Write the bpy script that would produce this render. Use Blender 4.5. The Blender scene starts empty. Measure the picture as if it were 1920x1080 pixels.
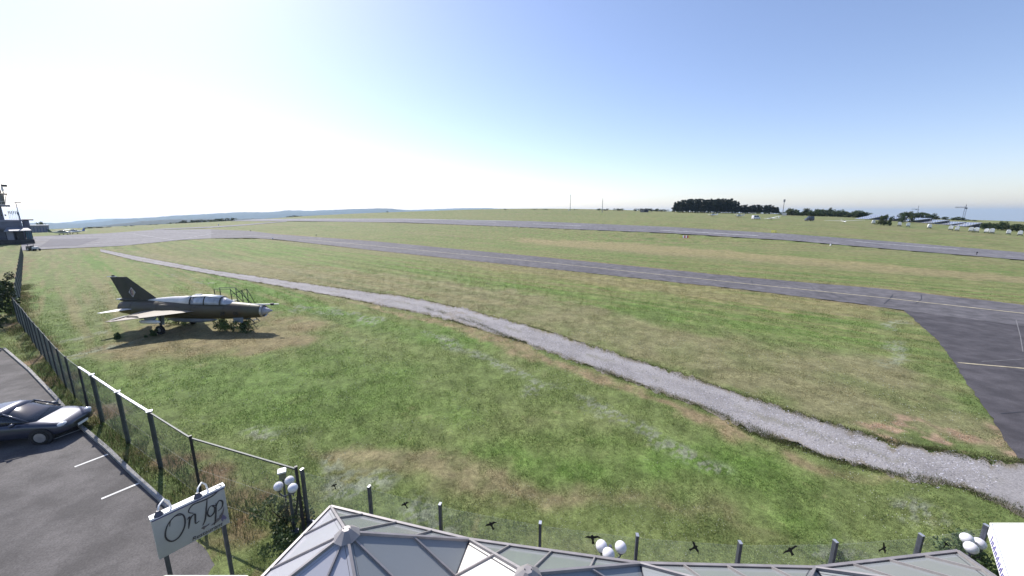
import bpy, bmesh, math, random
import numpy as np
from mathutils import Vector, Matrix

random.seed(7); RNG = np.random.default_rng(7)
SC = bpy.context.scene
COL = SC.collection
rad = math.radians

# ------------------------------------------------------------------ camera
CAM_H, FPX, PITCH = 9.4, 700.0, math.atan(140 / 700.0)
cam_d = bpy.data.cameras.new('camera'); cam = bpy.data.objects.new('camera', cam_d); COL.objects.link(cam)
cam_d.sensor_width = 36.0; cam_d.lens = 36.0 * FPX / 1920.0
cam_d.clip_start = 0.1; cam_d.clip_end = 60000
cam.location = (0, 0, CAM_H); cam.rotation_euler = (math.pi / 2 - PITCH, 0, 0)
SC.camera = cam

# ------------------------------------------------------------------ sky, sun, exposure
SUN_AZ, SUN_EL = rad(42), rad(43)          # azimuth measured to the left of +Y
world = bpy.data.worlds.new('World'); SC.world = world; world.use_nodes = True
wn = world.node_tree.nodes; wl = world.node_tree.links
bg = wn['Background']; sky = wn.new('ShaderNodeTexSky')
sky.sky_type = 'NISHITA'; sky.sun_disc = False
sky.sun_elevation = SUN_EL; sky.sun_rotation = -SUN_AZ
sky.altitude = 300; sky.air_density = 1.0; sky.dust_density = 0.7; sky.ozone_density = 2.0
wb = wn.new('ShaderNodeMix'); wb.data_type = 'RGBA'; wb.blend_type = 'MULTIPLY'; wb.inputs['Factor'].default_value = 1.0
wb.inputs['B'].default_value = (1.05, 0.965, 1.02, 1.0)      # the camera's cool white balance
stc = wn.new('ShaderNodeTexCoord'); sxyz = wn.new('ShaderNodeSeparateXYZ'); smax = wn.new('ShaderNodeMath'); scmb = wn.new('ShaderNodeCombineXYZ')
smax.operation = 'MAXIMUM'; smax.inputs[1].default_value = 0.004          # the horizon glow simply goes on below the skyline of this hilltop
wl.new(stc.outputs['Generated'], sxyz.inputs[0]); wl.new(sxyz.outputs[0], scmb.inputs[0]); wl.new(sxyz.outputs[1], scmb.inputs[1])
wl.new(sxyz.outputs[2], smax.inputs[0]); wl.new(smax.outputs[0], scmb.inputs[2]); wl.new(scmb.outputs[0], sky.inputs[0])
wl.new(sky.outputs[0], wb.inputs['A']); wl.new(wb.outputs['Result'], bg.inputs[0]); bg.inputs[1].default_value = 0.12
sun_d = bpy.data.lights.new('sun', 'SUN'); sun = bpy.data.objects.new('sun', sun_d); COL.objects.link(sun)
sun_d.energy = 4.2; sun_d.angle = rad(0.5); sun_d.color = (1.0, 0.95, 0.88)
sv = Vector((-math.sin(SUN_AZ) * math.cos(SUN_EL), math.cos(SUN_AZ) * math.cos(SUN_EL), math.sin(SUN_EL)))
sun.rotation_euler = (-sv).to_track_quat('-Z', 'Y').to_euler()
SC.view_settings.view_transform = 'Standard'; SC.view_settings.look = 'None'
SC.view_settings.exposure = 0.6; SC.view_settings.gamma = 1.0
SC.render.engine = 'CYCLES'
SC.cycles.use_denoising = True
SC.cycles.max_bounces = 6; SC.cycles.volume_bounces = 0; SC.cycles.transparent_max_bounces = 12
SC.cycles.caustics_reflective = False; SC.cycles.caustics_refractive = False

# ------------------------------------------------------------------ survey helpers (photo bearings -> places on the terrain)
CP, SP = math.cos(PITCH), math.sin(PITCH)
def ray(px, py):
    dx = (px - 960) / FPX; dv = (py - 540) / FPX
    return dx, CP - dv * SP, SP + dv * CP            # right, forward, down per unit of axis depth
def at_y(px, py, Y):
    a, f, d = ray(px, py); t = Y / f
    return Vector((a * t, Y, CAM_H - d * t))
def at_z(px, py, z):
    a, f, d = ray(px, py); t = (CAM_H - z) / d
    return Vector((a * t, f * t, z))
def smooth(a, b, x):
    t = np.clip((x - a) / (b - a), 0, 1); return t * t * (3 - 2 * t)

# terrain: a nearly level field that swells gently towards the far middle
ctl = []
for px, py, Y in [(1480, 444, 128), (1240, 431, 158), (1000, 421, 196), (760, 414, 265), (560, 412.5, 385), (430, 413.5, 440),
                  (1000, 393.5, 460), (880, 394, 500), (760, 396.5, 520), (660, 399, 520), (560, 403, 520), (1100, 394, 450), (1250, 397.5, 440),
                  (1350, 399.5, 430), (1500, 404.5, 335), (1700, 416, 255), (1900, 436, 185), (1780, 424, 225), (1640, 411, 290),
                  (1900, 441, 150), (1650, 422, 190), (1417, 411, 250), (1517, 414.5, 228), (1337, 405, 285), (1587, 418, 205),
                  (340, 417.5, 420), (160, 428, 330), (100, 434, 250), (430, 411.5, 520), (1090, 407, 300), (900, 405, 340), (700, 407, 400)]:
    p = at_y(px, py, Y); ctl.append((p.x, p.y, p.z))
for x, y in [(60, 60), (30, 90), (0, 110), (-41, 115), (-100, 140), (-176, 180), (116, 108), (-150, 116), (100, 90), (-230, 170), (170, 120), (60, 120), (-120, 210)]:
    ctl.append((x, y, 0.0))
ctl = np.array(ctl); CS = 200.0
def tps(r2): return np.where(r2 > 1e-12, 0.5 * r2 * np.log(r2 + 1e-12), 0)
def _fit():
    P = ctl[:, :2] / CS; n = len(P)
    d2 = ((P[:, None] - P[None]) ** 2).sum(-1)
    A = np.zeros((n + 3, n + 3)); A[:n, :n] = tps(d2) + np.eye(n) * 2e-3
    A[:n, n] = 1; A[:n, n + 1:] = P; A[n, :n] = 1; A[n + 1:, :n] = P.T
    return P, np.linalg.solve(A, np.concatenate([ctl[:, 2], [0, 0, 0]]))
TP, TW = _fit()
def terrain(x, y):
    x = np.asarray(x, float); y = np.asarray(y, float); sh = x.shape
    xf, yf = x.ravel(), y.ravel(); out = np.zeros(xf.shape)
    r = np.hypot(xf, yf); far = r > 70
    if far.any():
        q = np.stack([xf[far], yf[far]], 1); rr = r[far]
        k = np.minimum(1, 640 / rr)[:, None]; qq = q * k / CS
        v = np.zeros(len(q)); qx, qy = np.ascontiguousarray(qq[:, 0]), np.ascontiguousarray(qq[:, 1])
        for i in range(len(TP)):
            r2 = (qx - TP[i, 0]) ** 2 + (qy - TP[i, 1]) ** 2 + 1e-12
            v += (0.5 * TW[i]) * r2 * np.log(r2)
        v += TW[len(TP)] + qq @ TW[len(TP) + 1:]
        v = np.clip(v, -6, 17)
        v *= smooth(70, 150, rr) * smooth(20, 80, q[:, 1])
        v = v - smooth(560, 2600, rr) * 95 - np.maximum(rr - 1600, 0) * .028 - smooth(520, 620, rr) * 3
        out[far] = v
    return out.reshape(sh)
def T(x, y): return float(terrain(np.array([x]), np.array([y]))[0])
def ground_pts(pl):
    """where many view rays first meet the terrain"""
    A = np.array([ray(a, b) for a, b in pl])
    ts = 6.0 * 1.025 ** np.arange(190); n = len(A)
    tt = np.broadcast_to(ts, (n, len(ts)))
    below = (CAM_H - A[:, 2:3] * tt) < terrain(A[:, 0:1] * tt, A[:, 1:2] * tt)
    hit = below.any(1); k = np.where(hit, below.argmax(1), len(ts) - 1)
    hi = ts[k]; lo = ts[np.maximum(k - 1, 0)]
    for _ in range(20):
        m = (lo + hi) / 2; b = (CAM_H - A[:, 2] * m) < terrain(A[:, 0] * m, A[:, 1] * m)
        hi = np.where(b, m, hi); lo = np.where(b, lo, m)
    t = np.where(hit, hi, 500)
    return np.stack([A[:, 0] * t, A[:, 1] * t], 1)
def G(px, py):
    p = ground_pts([(px, py)])[0]; return Vector((p[0], p[1], T(p[0], p[1])))
def on_far(px, Y):
    """point on the terrain at photo column px and forward distance Y"""
    z = 0
    for _ in range(4):
        a, f, d = ray(px, 400); x = (px - 960) / FPX * (Y * CP + (CAM_H - z) * SP); z = T(x, Y)
    return Vector((x, Y, z))

# ------------------------------------------------------------------ noise in numpy
def _h(i, j, s):
    n = (i * 374761393 + j * 668265263 + s * 974634777).astype(np.int64) & 0xffffffff
    n = ((n ^ (n >> 13)) * 1274126177) & 0xffffffff
    return ((n ^ (n >> 16)) & 0xffff) / 65535.0
def vnoise(x, y, s=0):
    i, j = np.floor(x), np.floor(y); u, v = x - i, y - j
    u = u * u * (3 - 2 * u); v = v * v * (3 - 2 * v); i = i.astype(np.int64); j = j.astype(np.int64)
    return ((_h(i, j, s) * (1 - u) + _h(i + 1, j, s) * u) * (1 - v) + (_h(i, j + 1, s) * (1 - u) + _h(i + 1, j + 1, s) * u) * v)
def fbm(x, y, s=0, o=4):
    r = 0; a = 0.5
    for k in range(o):
        r = r + a * vnoise(x, y, s + k); x = x * 2.03 + 3.1; y = y * 2.03 + 1.7; a *= 0.5
    return r / (1 - 0.5 ** o)
def sdf_poly(x, y, poly, margin=6.0):
    """signed distance, positive inside; only worked out near the polygon"""
    P = np.asarray(poly); near = (x > P[:, 0].min() - margin) & (x < P[:, 0].max() + margin) & (y > P[:, 1].min() - margin) & (y < P[:, 1].max() + margin)
    out = np.full(x.shape, -margin)
    if near.any(): out[near] = _sdf(x[near], y[near], poly)
    return out
def _sdf(x, y, poly):
    d = np.full(x.shape, 1e18); ins = np.zeros(x.shape, bool); n = len(poly)
    for k in range(n):
        ax, ay = poly[k]; bx, by = poly[(k + 1) % n]
        ex, ey = bx - ax, by - ay; L = ex * ex + ey * ey + 1e-12
        t = np.clip(((x - ax) * ex + (y - ay) * ey) / L, 0, 1)
        d = np.minimum(d, (x - ax - t * ex) ** 2 + (y - ay - t * ey) ** 2)
        c = (ay > y) != (by > y)
        with np.errstate(divide='ignore', invalid='ignore'):
            c &= x < (bx - ax) * (y - ay) / (by - ay + 1e-15) + ax
        ins ^= c
    d = np.sqrt(d); return np.where(ins, d, -d)
def dist_line(x, y, line, margin=4.0):
    P = np.asarray(line); near = (x > P[:, 0].min() - margin) & (x < P[:, 0].max() + margin) & (y > P[:, 1].min() - margin) & (y < P[:, 1].max() + margin)
    out = np.full(x.shape, margin)
    if near.any(): out[near] = _dist(x[near], y[near], line)
    return out
def _dist(x, y, line):
    d = np.full(x.shape, 1e18)
    for (ax, ay), (bx, by) in zip(line[:-1], line[1:]):
        ex, ey = bx - ax, by - ay; L = ex * ex + ey * ey + 1e-12
        t = np.clip(((x - ax) * ex + (y - ay) * ey) / L, 0, 1)
        d = np.minimum(d, (x - ax - t * ex) ** 2 + (y - ay - t * ey) ** 2)
    return np.sqrt(d)

# ------------------------------------------------------------------ materials
MATS = {}
def mat(name, col, rough=0.6, var=0.25, scale=6.0, metal=0.0, bump=0.0, spec=0.5, transl=0.0, coord='Object', col2=None, detail=4, coat=0.0, bscale=None):
    if name in MATS: return MATS[name]
    m = bpy.data.materials.new(name); m.use_nodes = True; MATS[name] = m
    n, l = m.node_tree.nodes, m.node_tree.links; b = n['Principled BSDF']
    tc = n.new('ShaderNodeTexCoord'); nz = n.new('ShaderNodeTexNoise'); nz.inputs['Scale'].default_value = scale; nz.inputs['Detail'].default_value = detail
    l.new(tc.outputs[coord], nz.inputs['Vector'])
    r = n.new('ShaderNodeValToRGB'); r.color_ramp.elements[0].position = 0.3; r.color_ramp.elements[1].position = 0.7
    c2 = col2 if col2 else tuple(min(1, c * (1 + var)) for c in col); c1 = tuple(c * (1 - var) for c in col)
    r.color_ramp.elements[0].color = (*c1, 1); r.color_ramp.elements[1].color = (*c2, 1)
    l.new(nz.outputs['Fac'], r.inputs['Fac']); l.new(r.outputs['Color'], b.inputs['Base Color'])
    b.inputs['Roughness'].default_value = rough; b.inputs['Metallic'].default_value = metal
    b.inputs['Specular IOR Level'].default_value = spec
    if coat: b.inputs['Coat Weight'].default_value = coat
    if bump:
        nb = n.new('ShaderNodeTexNoise'); nb.inputs['Scale'].default_value = bscale or scale * 4; nb.inputs['Detail'].default_value = 5
        l.new(tc.outputs[coord], nb.inputs['Vector'])
        bp = n.new('ShaderNodeBump'); bp.inputs['Strength'].default_value = bump; bp.inputs['Distance'].default_value = 0.05
        l.new(nb.outputs['Fac'], bp.inputs['Height']); l.new(bp.outputs['Normal'], b.inputs['Normal'])
    if transl:
        tr = n.new('ShaderNodeBsdfTranslucent'); mx = n.new('ShaderNodeMixShader'); mx.inputs[0].default_value = transl
        l.new(r.outputs['Color'], tr.inputs['Color']); out = n['Material Output']
        l.new(b.outputs[0], mx.inputs[1]); l.new(tr.outputs[0], mx.inputs[2]); l.new(mx.outputs[0], out.inputs['Surface'])
    return m
def glass_mat(name, tint, clear=0.75, rough=0.03):
    if name in MATS: return MATS[name]
    m = bpy.data.materials.new(name); m.use_nodes = True; MATS[name] = m
    n, l = m.node_tree.nodes, m.node_tree.links; b = n['Principled BSDF']
    b.inputs['Base Color'].default_value = (*tint, 1); b.inputs['Roughness'].default_value = rough
    tc = n.new('ShaderNodeTexCoord'); nz = n.new('ShaderNodeTexNoise'); nz.inputs['Scale'].default_value = 1.3; nz.inputs['Detail'].default_value = 6
    l.new(tc.outputs['Object'], nz.inputs['Vector'])
    mr = n.new('ShaderNodeMapRange'); mr.inputs[1].default_value = 0.35; mr.inputs[2].default_value = 0.75
    mr.inputs[3].default_value = rough; mr.inputs[4].default_value = rough + 0.12
    l.new(nz.outputs['Fac'], mr.inputs[0]); l.new(mr.outputs[0], b.inputs['Roughness'])
    tr = n.new('ShaderNodeBsdfTransparent'); mx = n.new('ShaderNodeMixShader'); mx.inputs[0].default_value = clear
    l.new(b.outputs[0], mx.inputs[1]); l.new(tr.outputs[0], mx.inputs[2]); l.new(mx.outputs[0], n['Material Output'].inputs['Surface'])
    return m
def attr_mat(name, rough=0.9, fine=(18.0, 90.0), amt=0.55, transl=0.0, bump=0.5, spec=0.15):
    """colour from the surface's own patch map (dry, green, bare), with fine mottling on top"""
    m = bpy.data.materials.new(name); m.use_nodes = True; MATS[name] = m
    n, l = m.node_tree.nodes, m.node_tree.links; b = n['Principled BSDF']
    at = n.new('ShaderNodeAttribute'); at.attribute_name = 'patch'
    b.inputs['Roughness'].default_value = rough; b.inputs['Specular IOR Level'].default_value = spec
    colour = at.outputs['Color']
    if fine:
        tc = n.new('ShaderNodeTexCoord'); prev = None
        for k, sc in enumerate(fine):
            nz = n.new('ShaderNodeTexNoise'); nz.inputs['Scale'].default_value = sc; nz.inputs['Detail'].default_value = 6; nz.inputs['Roughness'].default_value = 0.65
            l.new(tc.outputs['Object'], nz.inputs['Vector'])
            mr = n.new('ShaderNodeMapRange'); mr.inputs[1].default_value = 0.3; mr.inputs[2].default_value = 0.7
            mr.inputs[3].default_value = 1 - amt; mr.inputs[4].default_value = 1 + amt
            l.new(nz.outputs['Fac'], mr.inputs[0])
            mx = n.new('ShaderNodeMix'); mx.data_type = 'RGBA'; mx.blend_type = 'MULTIPLY'; mx.inputs['Factor'].default_value = 0.8
            l.new(colour, mx.inputs['A']); l.new(mr.outputs[0], mx.inputs['B']); colour = mx.outputs['Result']; prev = nz
        if bump:
            bp = n.new('ShaderNodeBump'); bp.inputs['Strength'].default_value = bump; bp.inputs['Distance'].default_value = 0.06
            l.new(prev.outputs['Fac'], bp.inputs['Height']); l.new(bp.outputs['Normal'], b.inputs['Normal'])
    l.new(colour, b.inputs['Base Color'])
    if transl:
        tr = n.new('ShaderNodeBsdfTranslucent'); mx = n.new('ShaderNodeMixShader'); mx.inputs[0].default_value = transl
        l.new(colour, tr.inputs['Color']); l.new(b.outputs[0], mx.inputs[1]); l.new(tr.outputs[0], mx.inputs[2])
        l.new(mx.outputs[0], n['Material Output'].inputs['Surface'])
    return m

# ------------------------------------------------------------------ mesh builder
class MB:
    def __init__(s): s.v = []; s.f = []
    def add(s, vs, fs):
        o = len(s.v); s.v.extend([tuple(v) for v in vs]); s.f.extend([tuple(i + o for i in f) for f in fs]); return s
    def box(s, c, size, rot=None, taper=1.0):
        c = Vector(c); hx, hy, hz = (k / 2 for k in size); vs = []
        for z, k in ((-hz, 1), (hz, taper)):
            for x, y in ((-hx, -hy), (hx, -hy), (hx, hy), (-hx, hy)):
                v = Vector((x * k, y * k, z)); vs.append((rot @ v if rot else v) + c)
        return s.add(vs, [(3, 2, 1, 0), (4, 5, 6, 7), (0, 1, 5, 4), (1, 2, 6, 5), (2, 3, 7, 6), (3, 0, 4, 7)])
    def bar(s, a, b, w, h=None, up=(0, 0, 1)):
        a, b = Vector(a), Vector(b); h = h or w; d = (b - a)
        if d.length < 1e-6: return s
        dn = d.normalized(); u = Vector(up)
        if abs(dn.dot(u)) > 0.99: u = Vector((1, 0, 0))
        r = dn.cross(u).normalized(); q = r.cross(dn).normalized(); vs = []
        for p in (a, b):
            for i, j in ((-1, -1), (1, -1), (1, 1), (-1, 1)): vs.append(p + r * (i * w / 2) + q * (j * h / 2))
        return s.add(vs, [(3, 2, 1, 0), (4, 5, 6, 7), (0, 1, 5, 4), (1, 2, 6, 5), (2, 3, 7, 6), (3, 0, 4, 7)])
    def tube(s, pts, r, n=8, cap=True):
        pts = [Vector(p) for p in pts]; rs = r if isinstance(r, (list, tuple)) else [r] * len(pts); rings = []; o = len(s.v); prev = None
        for k, p in enumerate(pts):
            d = (pts[min(k + 1, len(pts) - 1)] - pts[max(k - 1, 0)]).normalized()
            if prev is None:
                a = d.orthogonal().normalized()
            else:
                a = (prev - d * prev.dot(d)).normalized()
            prev = a; b = d.cross(a)
            for i in range(n):
                t = 2 * math.pi * i / n; s.v.append(tuple(p + (a * math.cos(t) + b * math.sin(t)) * rs[k]))
        for k in range(len(pts) - 1):
            for i in range(n):
                j = (i + 1) % n; s.f.append((o + k * n + i, o + k * n + j, o + (k + 1) * n + j, o + (k + 1) * n + i))
        if cap:
            s.f.append(tuple(o + i for i in range(n))[::-1]); s.f.append(tuple(o + (len(pts) - 1) * n + i for i in range(n)))
        return s
    def sphere(s, c, r, nu=14, nv=9, sc=(1, 1, 1)):
        c = Vector(c); o = len(s.v)
        for j in range(nv + 1):
            th = math.pi * j / nv
            for i in range(nu):
                ph = 2 * math.pi * i / nu
                s.v.append((c.x + r * sc[0] * math.sin(th) * math.cos(ph), c.y + r * sc[1] * math.sin(th) * math.sin(ph), c.z + r * sc[2] * math.cos(th)))
        for j in range(nv):
            for i in range(nu):
                k = (i + 1) % nu; s.f.append((o + j * nu + i, o + (j + 1) * nu + i, o + (j + 1) * nu + k, o + j * nu + k))
        return s
    def loft(s, rings, cap=True):
        o = len(s.v); n = len(rings[0])
        for r in rings: s.v.extend([tuple(p) for p in r])
        for k in range(len(rings) - 1):
            for i in range(n):
                j = (i + 1) % n; s.f.append((o + k * n + i, o + k * n + j, o + (k + 1) * n + j, o + (k + 1) * n + i))
        if cap:
            s.f.append(tuple(o + i for i in range(n))[::-1]); s.f.append(tuple(o + (len(rings) - 1) * n + i for i in range(n)))
        return s
    def prism(s, poly, off):
        """flat polygon (3-D points) given a thickness along the vector off"""
        off = Vector(off); n = len(poly); a = [Vector(p) for p in poly]
        return s.add(a + [p + off for p in a], [tuple(range(n))[::-1], tuple(range(n, 2 * n))] + [(i, (i + 1) % n, n + (i + 1) % n, n + i) for i in range(n)])
    def build(s, name, m, parent=None, smooth_=False, bevel=0):
        me = bpy.data.meshes.new(name); me.from_pydata([tuple(map(float, v)) for v in s.v], [], s.f); me.update()
        bm = bmesh.new(); bm.from_mesh(me); bmesh.ops.recalc_face_normals(bm, faces=bm.faces)
        if bevel: bmesh.ops.bevel(bm, geom=bm.edges[:], offset=bevel, segments=2, affect='EDGES', profile=0.6)
        bm.to_mesh(me); bm.free()
        me.materials.append(m)
        if smooth_:
            for p in me.polygons: p.use_smooth = True
        o = bpy.data.objects.new(name, me); COL.objects.link(o)
        if parent: o.parent = parent
        return o
def np_mesh(name, V, F, m, colours=None, smooth_=False, parent=None):
    me = bpy.data.meshes.new(name); V = np.asarray(V, np.float32); F = np.asarray(F, np.int32); k = F.shape[1]
    me.vertices.add(len(V)); me.vertices.foreach_set('co', V.ravel())
    me.loops.add(F.size); me.loops.foreach_set('vertex_index', F.ravel())
    me.polygons.add(len(F)); me.polygons.foreach_set('loop_start', np.arange(0, F.size, k, dtype=np.int32))
    me.polygons.foreach_set('loop_total', np.full(len(F), k, np.int32))
    if smooth_: me.polygons.foreach_set('use_smooth', np.ones(len(F), bool))
    me.update(calc_edges=True)
    if colours is not None:
        a = me.color_attributes.new('patch', 'FLOAT_COLOR', 'POINT')
        c = np.ones((len(V), 4), np.float32); c[:, :3] = colours; a.data.foreach_set('color', c.ravel())
    me.materials.append(m); o = bpy.data.objects.new(name, me); COL.objects.link(o)
    if parent: o.parent = parent
    return o
def tag(o, label=None, cat=None, group=None, kind=None):
    if label: o['label'] = label
    if cat: o['category'] = cat
    if group: o['group'] = group
    if kind: o['kind'] = kind
    return o
def thing(name, loc, rz=0.0, label=None, cat=None, group=None):
    o = bpy.data.objects.new(name, None); COL.objects.link(o); o.location = loc; o.rotation_euler = (0, 0, rz); o.empty_display_size = 0.3
    return tag(o, label, cat, group)
def dup(root, loc, rz=0.0, sc=None, label=None, group=None):
    r = root.copy(); COL.objects.link(r); r.location = loc; r.rotation_euler = (0, 0, rz)
    if sc: r.scale = sc
    if label: r['label'] = label
    if group: r['group'] = group
    for ch in list(root.children):
        c = ch.copy(); COL.objects.link(c); c.parent = r
        for g in ch.children:
            d = g.copy(); COL.objects.link(d); d.parent = c
    return r
def text_mesh(name, s, size, m, parent, loc, rot, extrude=0.002, shear=0.0):
    cu = bpy.data.curves.new(name, 'FONT'); cu.body = s; cu.size = size; cu.extrude = extrude; cu.shear = shear; cu.align_x = 'CENTER'; cu.align_y = 'CENTER'
    t = bpy.data.objects.new(name, cu); COL.objects.link(t)
    dg = bpy.context.evaluated_depsgraph_get(); me = bpy.data.meshes.new_from_object(t.evaluated_get(dg))
    bpy.data.objects.remove(t); bpy.data.curves.remove(cu)
    me.materials.clear(); me.materials.append(m); o = bpy.data.objects.new(name, me); COL.objects.link(o); o.parent = parent; o.location = loc; o.rotation_euler = rot
    return o

# ================================================================== LAYOUT (plan view, from photo bearings)
def plan(pl): return [tuple(p) for p in ground_pts(pl)]
RW_UP = [(432, 412), (480, 411), (560, 410), (760, 410), (1000, 415), (1250, 425.5), (1480, 439), (1700, 455.5), (1920, 474), (2100, 491)]
RW_LO = [(432, 414.5), (480, 414.8), (560, 414.8), (760, 417.4), (1000, 427), (1250, 437), (1480, 451), (1700, 470), (1920, 488), (2100, 506)]
TX_UP = [(396, 430), (469, 433), (520, 439.5), (702, 452.5), (1020, 482.5), (1400, 520.5), (1660, 542), (1920, 572), (2150, 600)]
TX_LO = [(396, 447), (469, 446), (520, 449), (702, 469.5), (1020, 503), (1400, 543.5), (1617, 571), (1700, 583), (1920, 612), (2150, 644)]
AP_UP = [(40, 446), (66, 443.5), (114, 441), (200, 437.5), (289, 431), (396, 430)]
AP_LO = [(40, 470), (66, 468), (140, 465), (230, 461), (340, 450), (396, 447)]
TR_UP = [(188, 467), (260, 481), (400, 507), (520, 524), (700, 549), (754, 555), (858, 576), (1020, 619), (1133, 657), (1300, 710), (1512, 780), (1599, 808), (1686, 831), (1822, 856), (1913, 865), (2000, 872)]
TR_LO = [(188, 472), (260, 490), (400, 515), (520, 536), (663, 562), (817, 593), (967, 637), (1077, 677), (1133, 697), (1300, 757), (1365, 782), (1407, 813), (1456, 824), (1564, 864), (1704, 895), (1808, 916), (1878, 947), (1920, 965), (2000, 1000)]
CONN = [(1690, 578), (1760, 640), (1795, 690), (1840, 760), (1880, 815), (1913, 866), (2000, 876), (2300, 800), (2300, 660), (2000, 617)]
EX_UP = [(289, 429.5), (396, 425), (457, 421), (538, 414.3)]
EX_LO = [(289, 431.2), (396, 427.2), (457, 423), (538, 415.6)]
LOT = [(-300, 560), (-120, 590), (8, 655), (55, 695), (100, 742), (150, 800), (203, 845), (252, 893), (330, 965), (400, 1060), (300, 1300), (-600, 1300)]
def interp_strip(up, lo, step):
    x0, x1 = max(up[0][0], lo[0][0]), min(up[-1][0], lo[-1][0]); n = max(2, int((x1 - x0) / step)); xs = np.linspace(x0, x1, n)
    yu = np.interp(xs, [p[0] for p in up], [p[1] for p in up]); yl = np.interp(xs, [p[0] for p in lo], [p[1] for p in lo])
    return ground_pts(list(zip(xs, yu))), ground_pts(list(zip(xs, yl)))
P_RW = interp_strip(RW_UP, RW_LO, 8); P_TX = interp_strip(TX_UP, TX_LO, 8); P_AP = interp_strip(AP_UP, AP_LO, 6); P_EX = interp_strip(EX_UP, EX_LO, 8)
P_TR = interp_strip(TR_UP, TR_LO, 6)
def closed(pair, k=1):
    f = lambda a: [tuple(p) for p in a[::k]] + [tuple(a[-1])]
    return f(pair[0]) + f(pair[1])[::-1]
POLY_RW, POLY_TX, POLY_AP, POLY_TR, POLY_EX = closed(P_RW, 12), closed(P_TX, 12), closed(P_AP, 6), closed(P_TR, 8), closed(P_EX, 6)
POLY_CONN = plan(CONN); POLY_LOT = plan(LOT)

# ================================================================== GROUND
FENCE_TOPS = [(555, 878), (357, 820), (280, 772), (220, 735), (172, 703), (147, 687), (122, 668), (106, 653), (92, 638), (81, 625), (71, 614), (62, 604), (54, 595), (47, 586), (41, 578), (34, 571), (28, 564), (22, 557)]
FENCE_H = 2.3
FPOS = [at_z(a, b, FENCE_H).xy for a, b in FENCE_TOPS]
far_end = at_z(39, 461, FENCE_H).xy
nF = 15
FPOS2 = [FPOS[-1].lerp(far_end, k / nF) for k in range(1, nF + 1)]
FENCE_LINE = [tuple(p) for p in FPOS + FPOS2]

REG = {
 'dry_jet': plan([(195, 660), (240, 622), (330, 600), (520, 590), (606, 603), (622, 622), (560, 648), (420, 662), (300, 668)]),
 'dry_near': plan([(540, 838), (700, 833), (830, 850), (950, 882), (1000, 905), (1150, 925), (1330, 942), (1420, 965), (1400, 985), (1250, 985), (1000, 948), (900, 932), (800, 905), (650, 880), (540, 862)]),
 'dry_mid': plan([(200, 466), (520, 497), (760, 518), (1020, 556), (1250, 612), (1450, 640), (1700, 690), (1800, 745), (1860, 800), (1913, 862), (1700, 836), (1512, 782), (1300, 712), (1133, 660), (1020, 622), (858, 578), (754, 557), (520, 526), (260, 482)]),
 'verge_tan': plan([(663, 564), (817, 594), (967, 640), (1077, 680), (1133, 700), (1300, 760), (1365, 785), (1410, 815), (1370, 812), (1290, 785), (1200, 745), (1100, 705), (1000, 668), (900, 632), (780, 596), (663, 570)]),
 'verge_tan2': plan([(1460, 826), (1564, 866), (1704, 898), (1640, 896), (1540, 872), (1470, 845)]),
 'soil1': plan([(1620, 800), (1700, 792), (1790, 800), (1835, 822), (1820, 850), (1720, 838), (1650, 822)]),
 'soil2': plan([(1850, 790), (1875, 795), (1903, 840), (1890, 850), (1862, 822)]),
 'soil3': plan([(1500, 906), (1535, 903), (1545, 914), (1510, 918)]),
 'tx_verge': plan([(850, 490), (1020, 505), (1400, 546), (1617, 573), (1640, 590), (1500, 585), (1300, 560), (1100, 532), (900, 504)]),
 'pale1': plan([(960, 446), (1200, 456), (1400, 474), (1650, 495), (1920, 520), (1990, 530), (1990, 540), (1920, 531), (1650, 509), (1400, 487), (1150, 470), (960, 452)]),
 'lush1': plan([(380, 512), (520, 540), (663, 566), (817, 598), (900, 640), (800, 640), (640, 600), (480, 570), (300, 540)]),
 'lush2': plan([(880, 850), (1100, 860), (1350, 830), (1500, 870), (1560, 905), (1480, 940), (1250, 938), (1050, 915), (940, 880)]),
 'lush3': plan([(60, 480), (170, 475), (300, 520), (210, 560), (110, 560), (60, 520)]),
 'lush4': plan([(330, 452), (480, 450), (700, 475), (1000, 508), (1300, 556), (1600, 590), (1700, 650), (1500, 640), (1250, 600), (1000, 548), (700, 500), (480, 480)]),
 'lush5': plan([(150, 700), (300, 660), (620, 660), (800, 700), (900, 780), (700, 815), (450, 800), (300, 770)]),
}
WIND = [plan(w) for w in ([(700, 600), (817, 627), (900, 673), (983, 710), (1067, 753), (1150, 780), (1233, 813), (1283, 853), (1310, 890)],
        [(150, 668), (200, 655), (245, 640)], [(105, 640), (150, 632), (205, 618)], [(290, 512), (350, 525), (400, 530)], [(560, 578), (640, 592), (720, 612)],
        [(700, 605), (640, 585), (560, 570)], [(1690, 600), (1700, 640), (1690, 690)], [(500, 820), (650, 900), (780, 935)], [(640, 905), (760, 940), (850, 970)], [(190, 760), (240, 790), (330, 800)], [(1500, 985), (1640, 985), (1780, 960), (1830, 940)])]
C_G1, C_G2 = np.array([.122, .168, .052]), np.array([.162, .196, .070])
C_LUSH, C_DRY, C_TAN, C_SOIL, C_GREY = np.array([.118, .198, .044]), np.array([.200, .190, .098]), np.array([.240, .190, .108]), np.array([.31, .225, .15]), np.array([.225, .245, .17])
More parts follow.
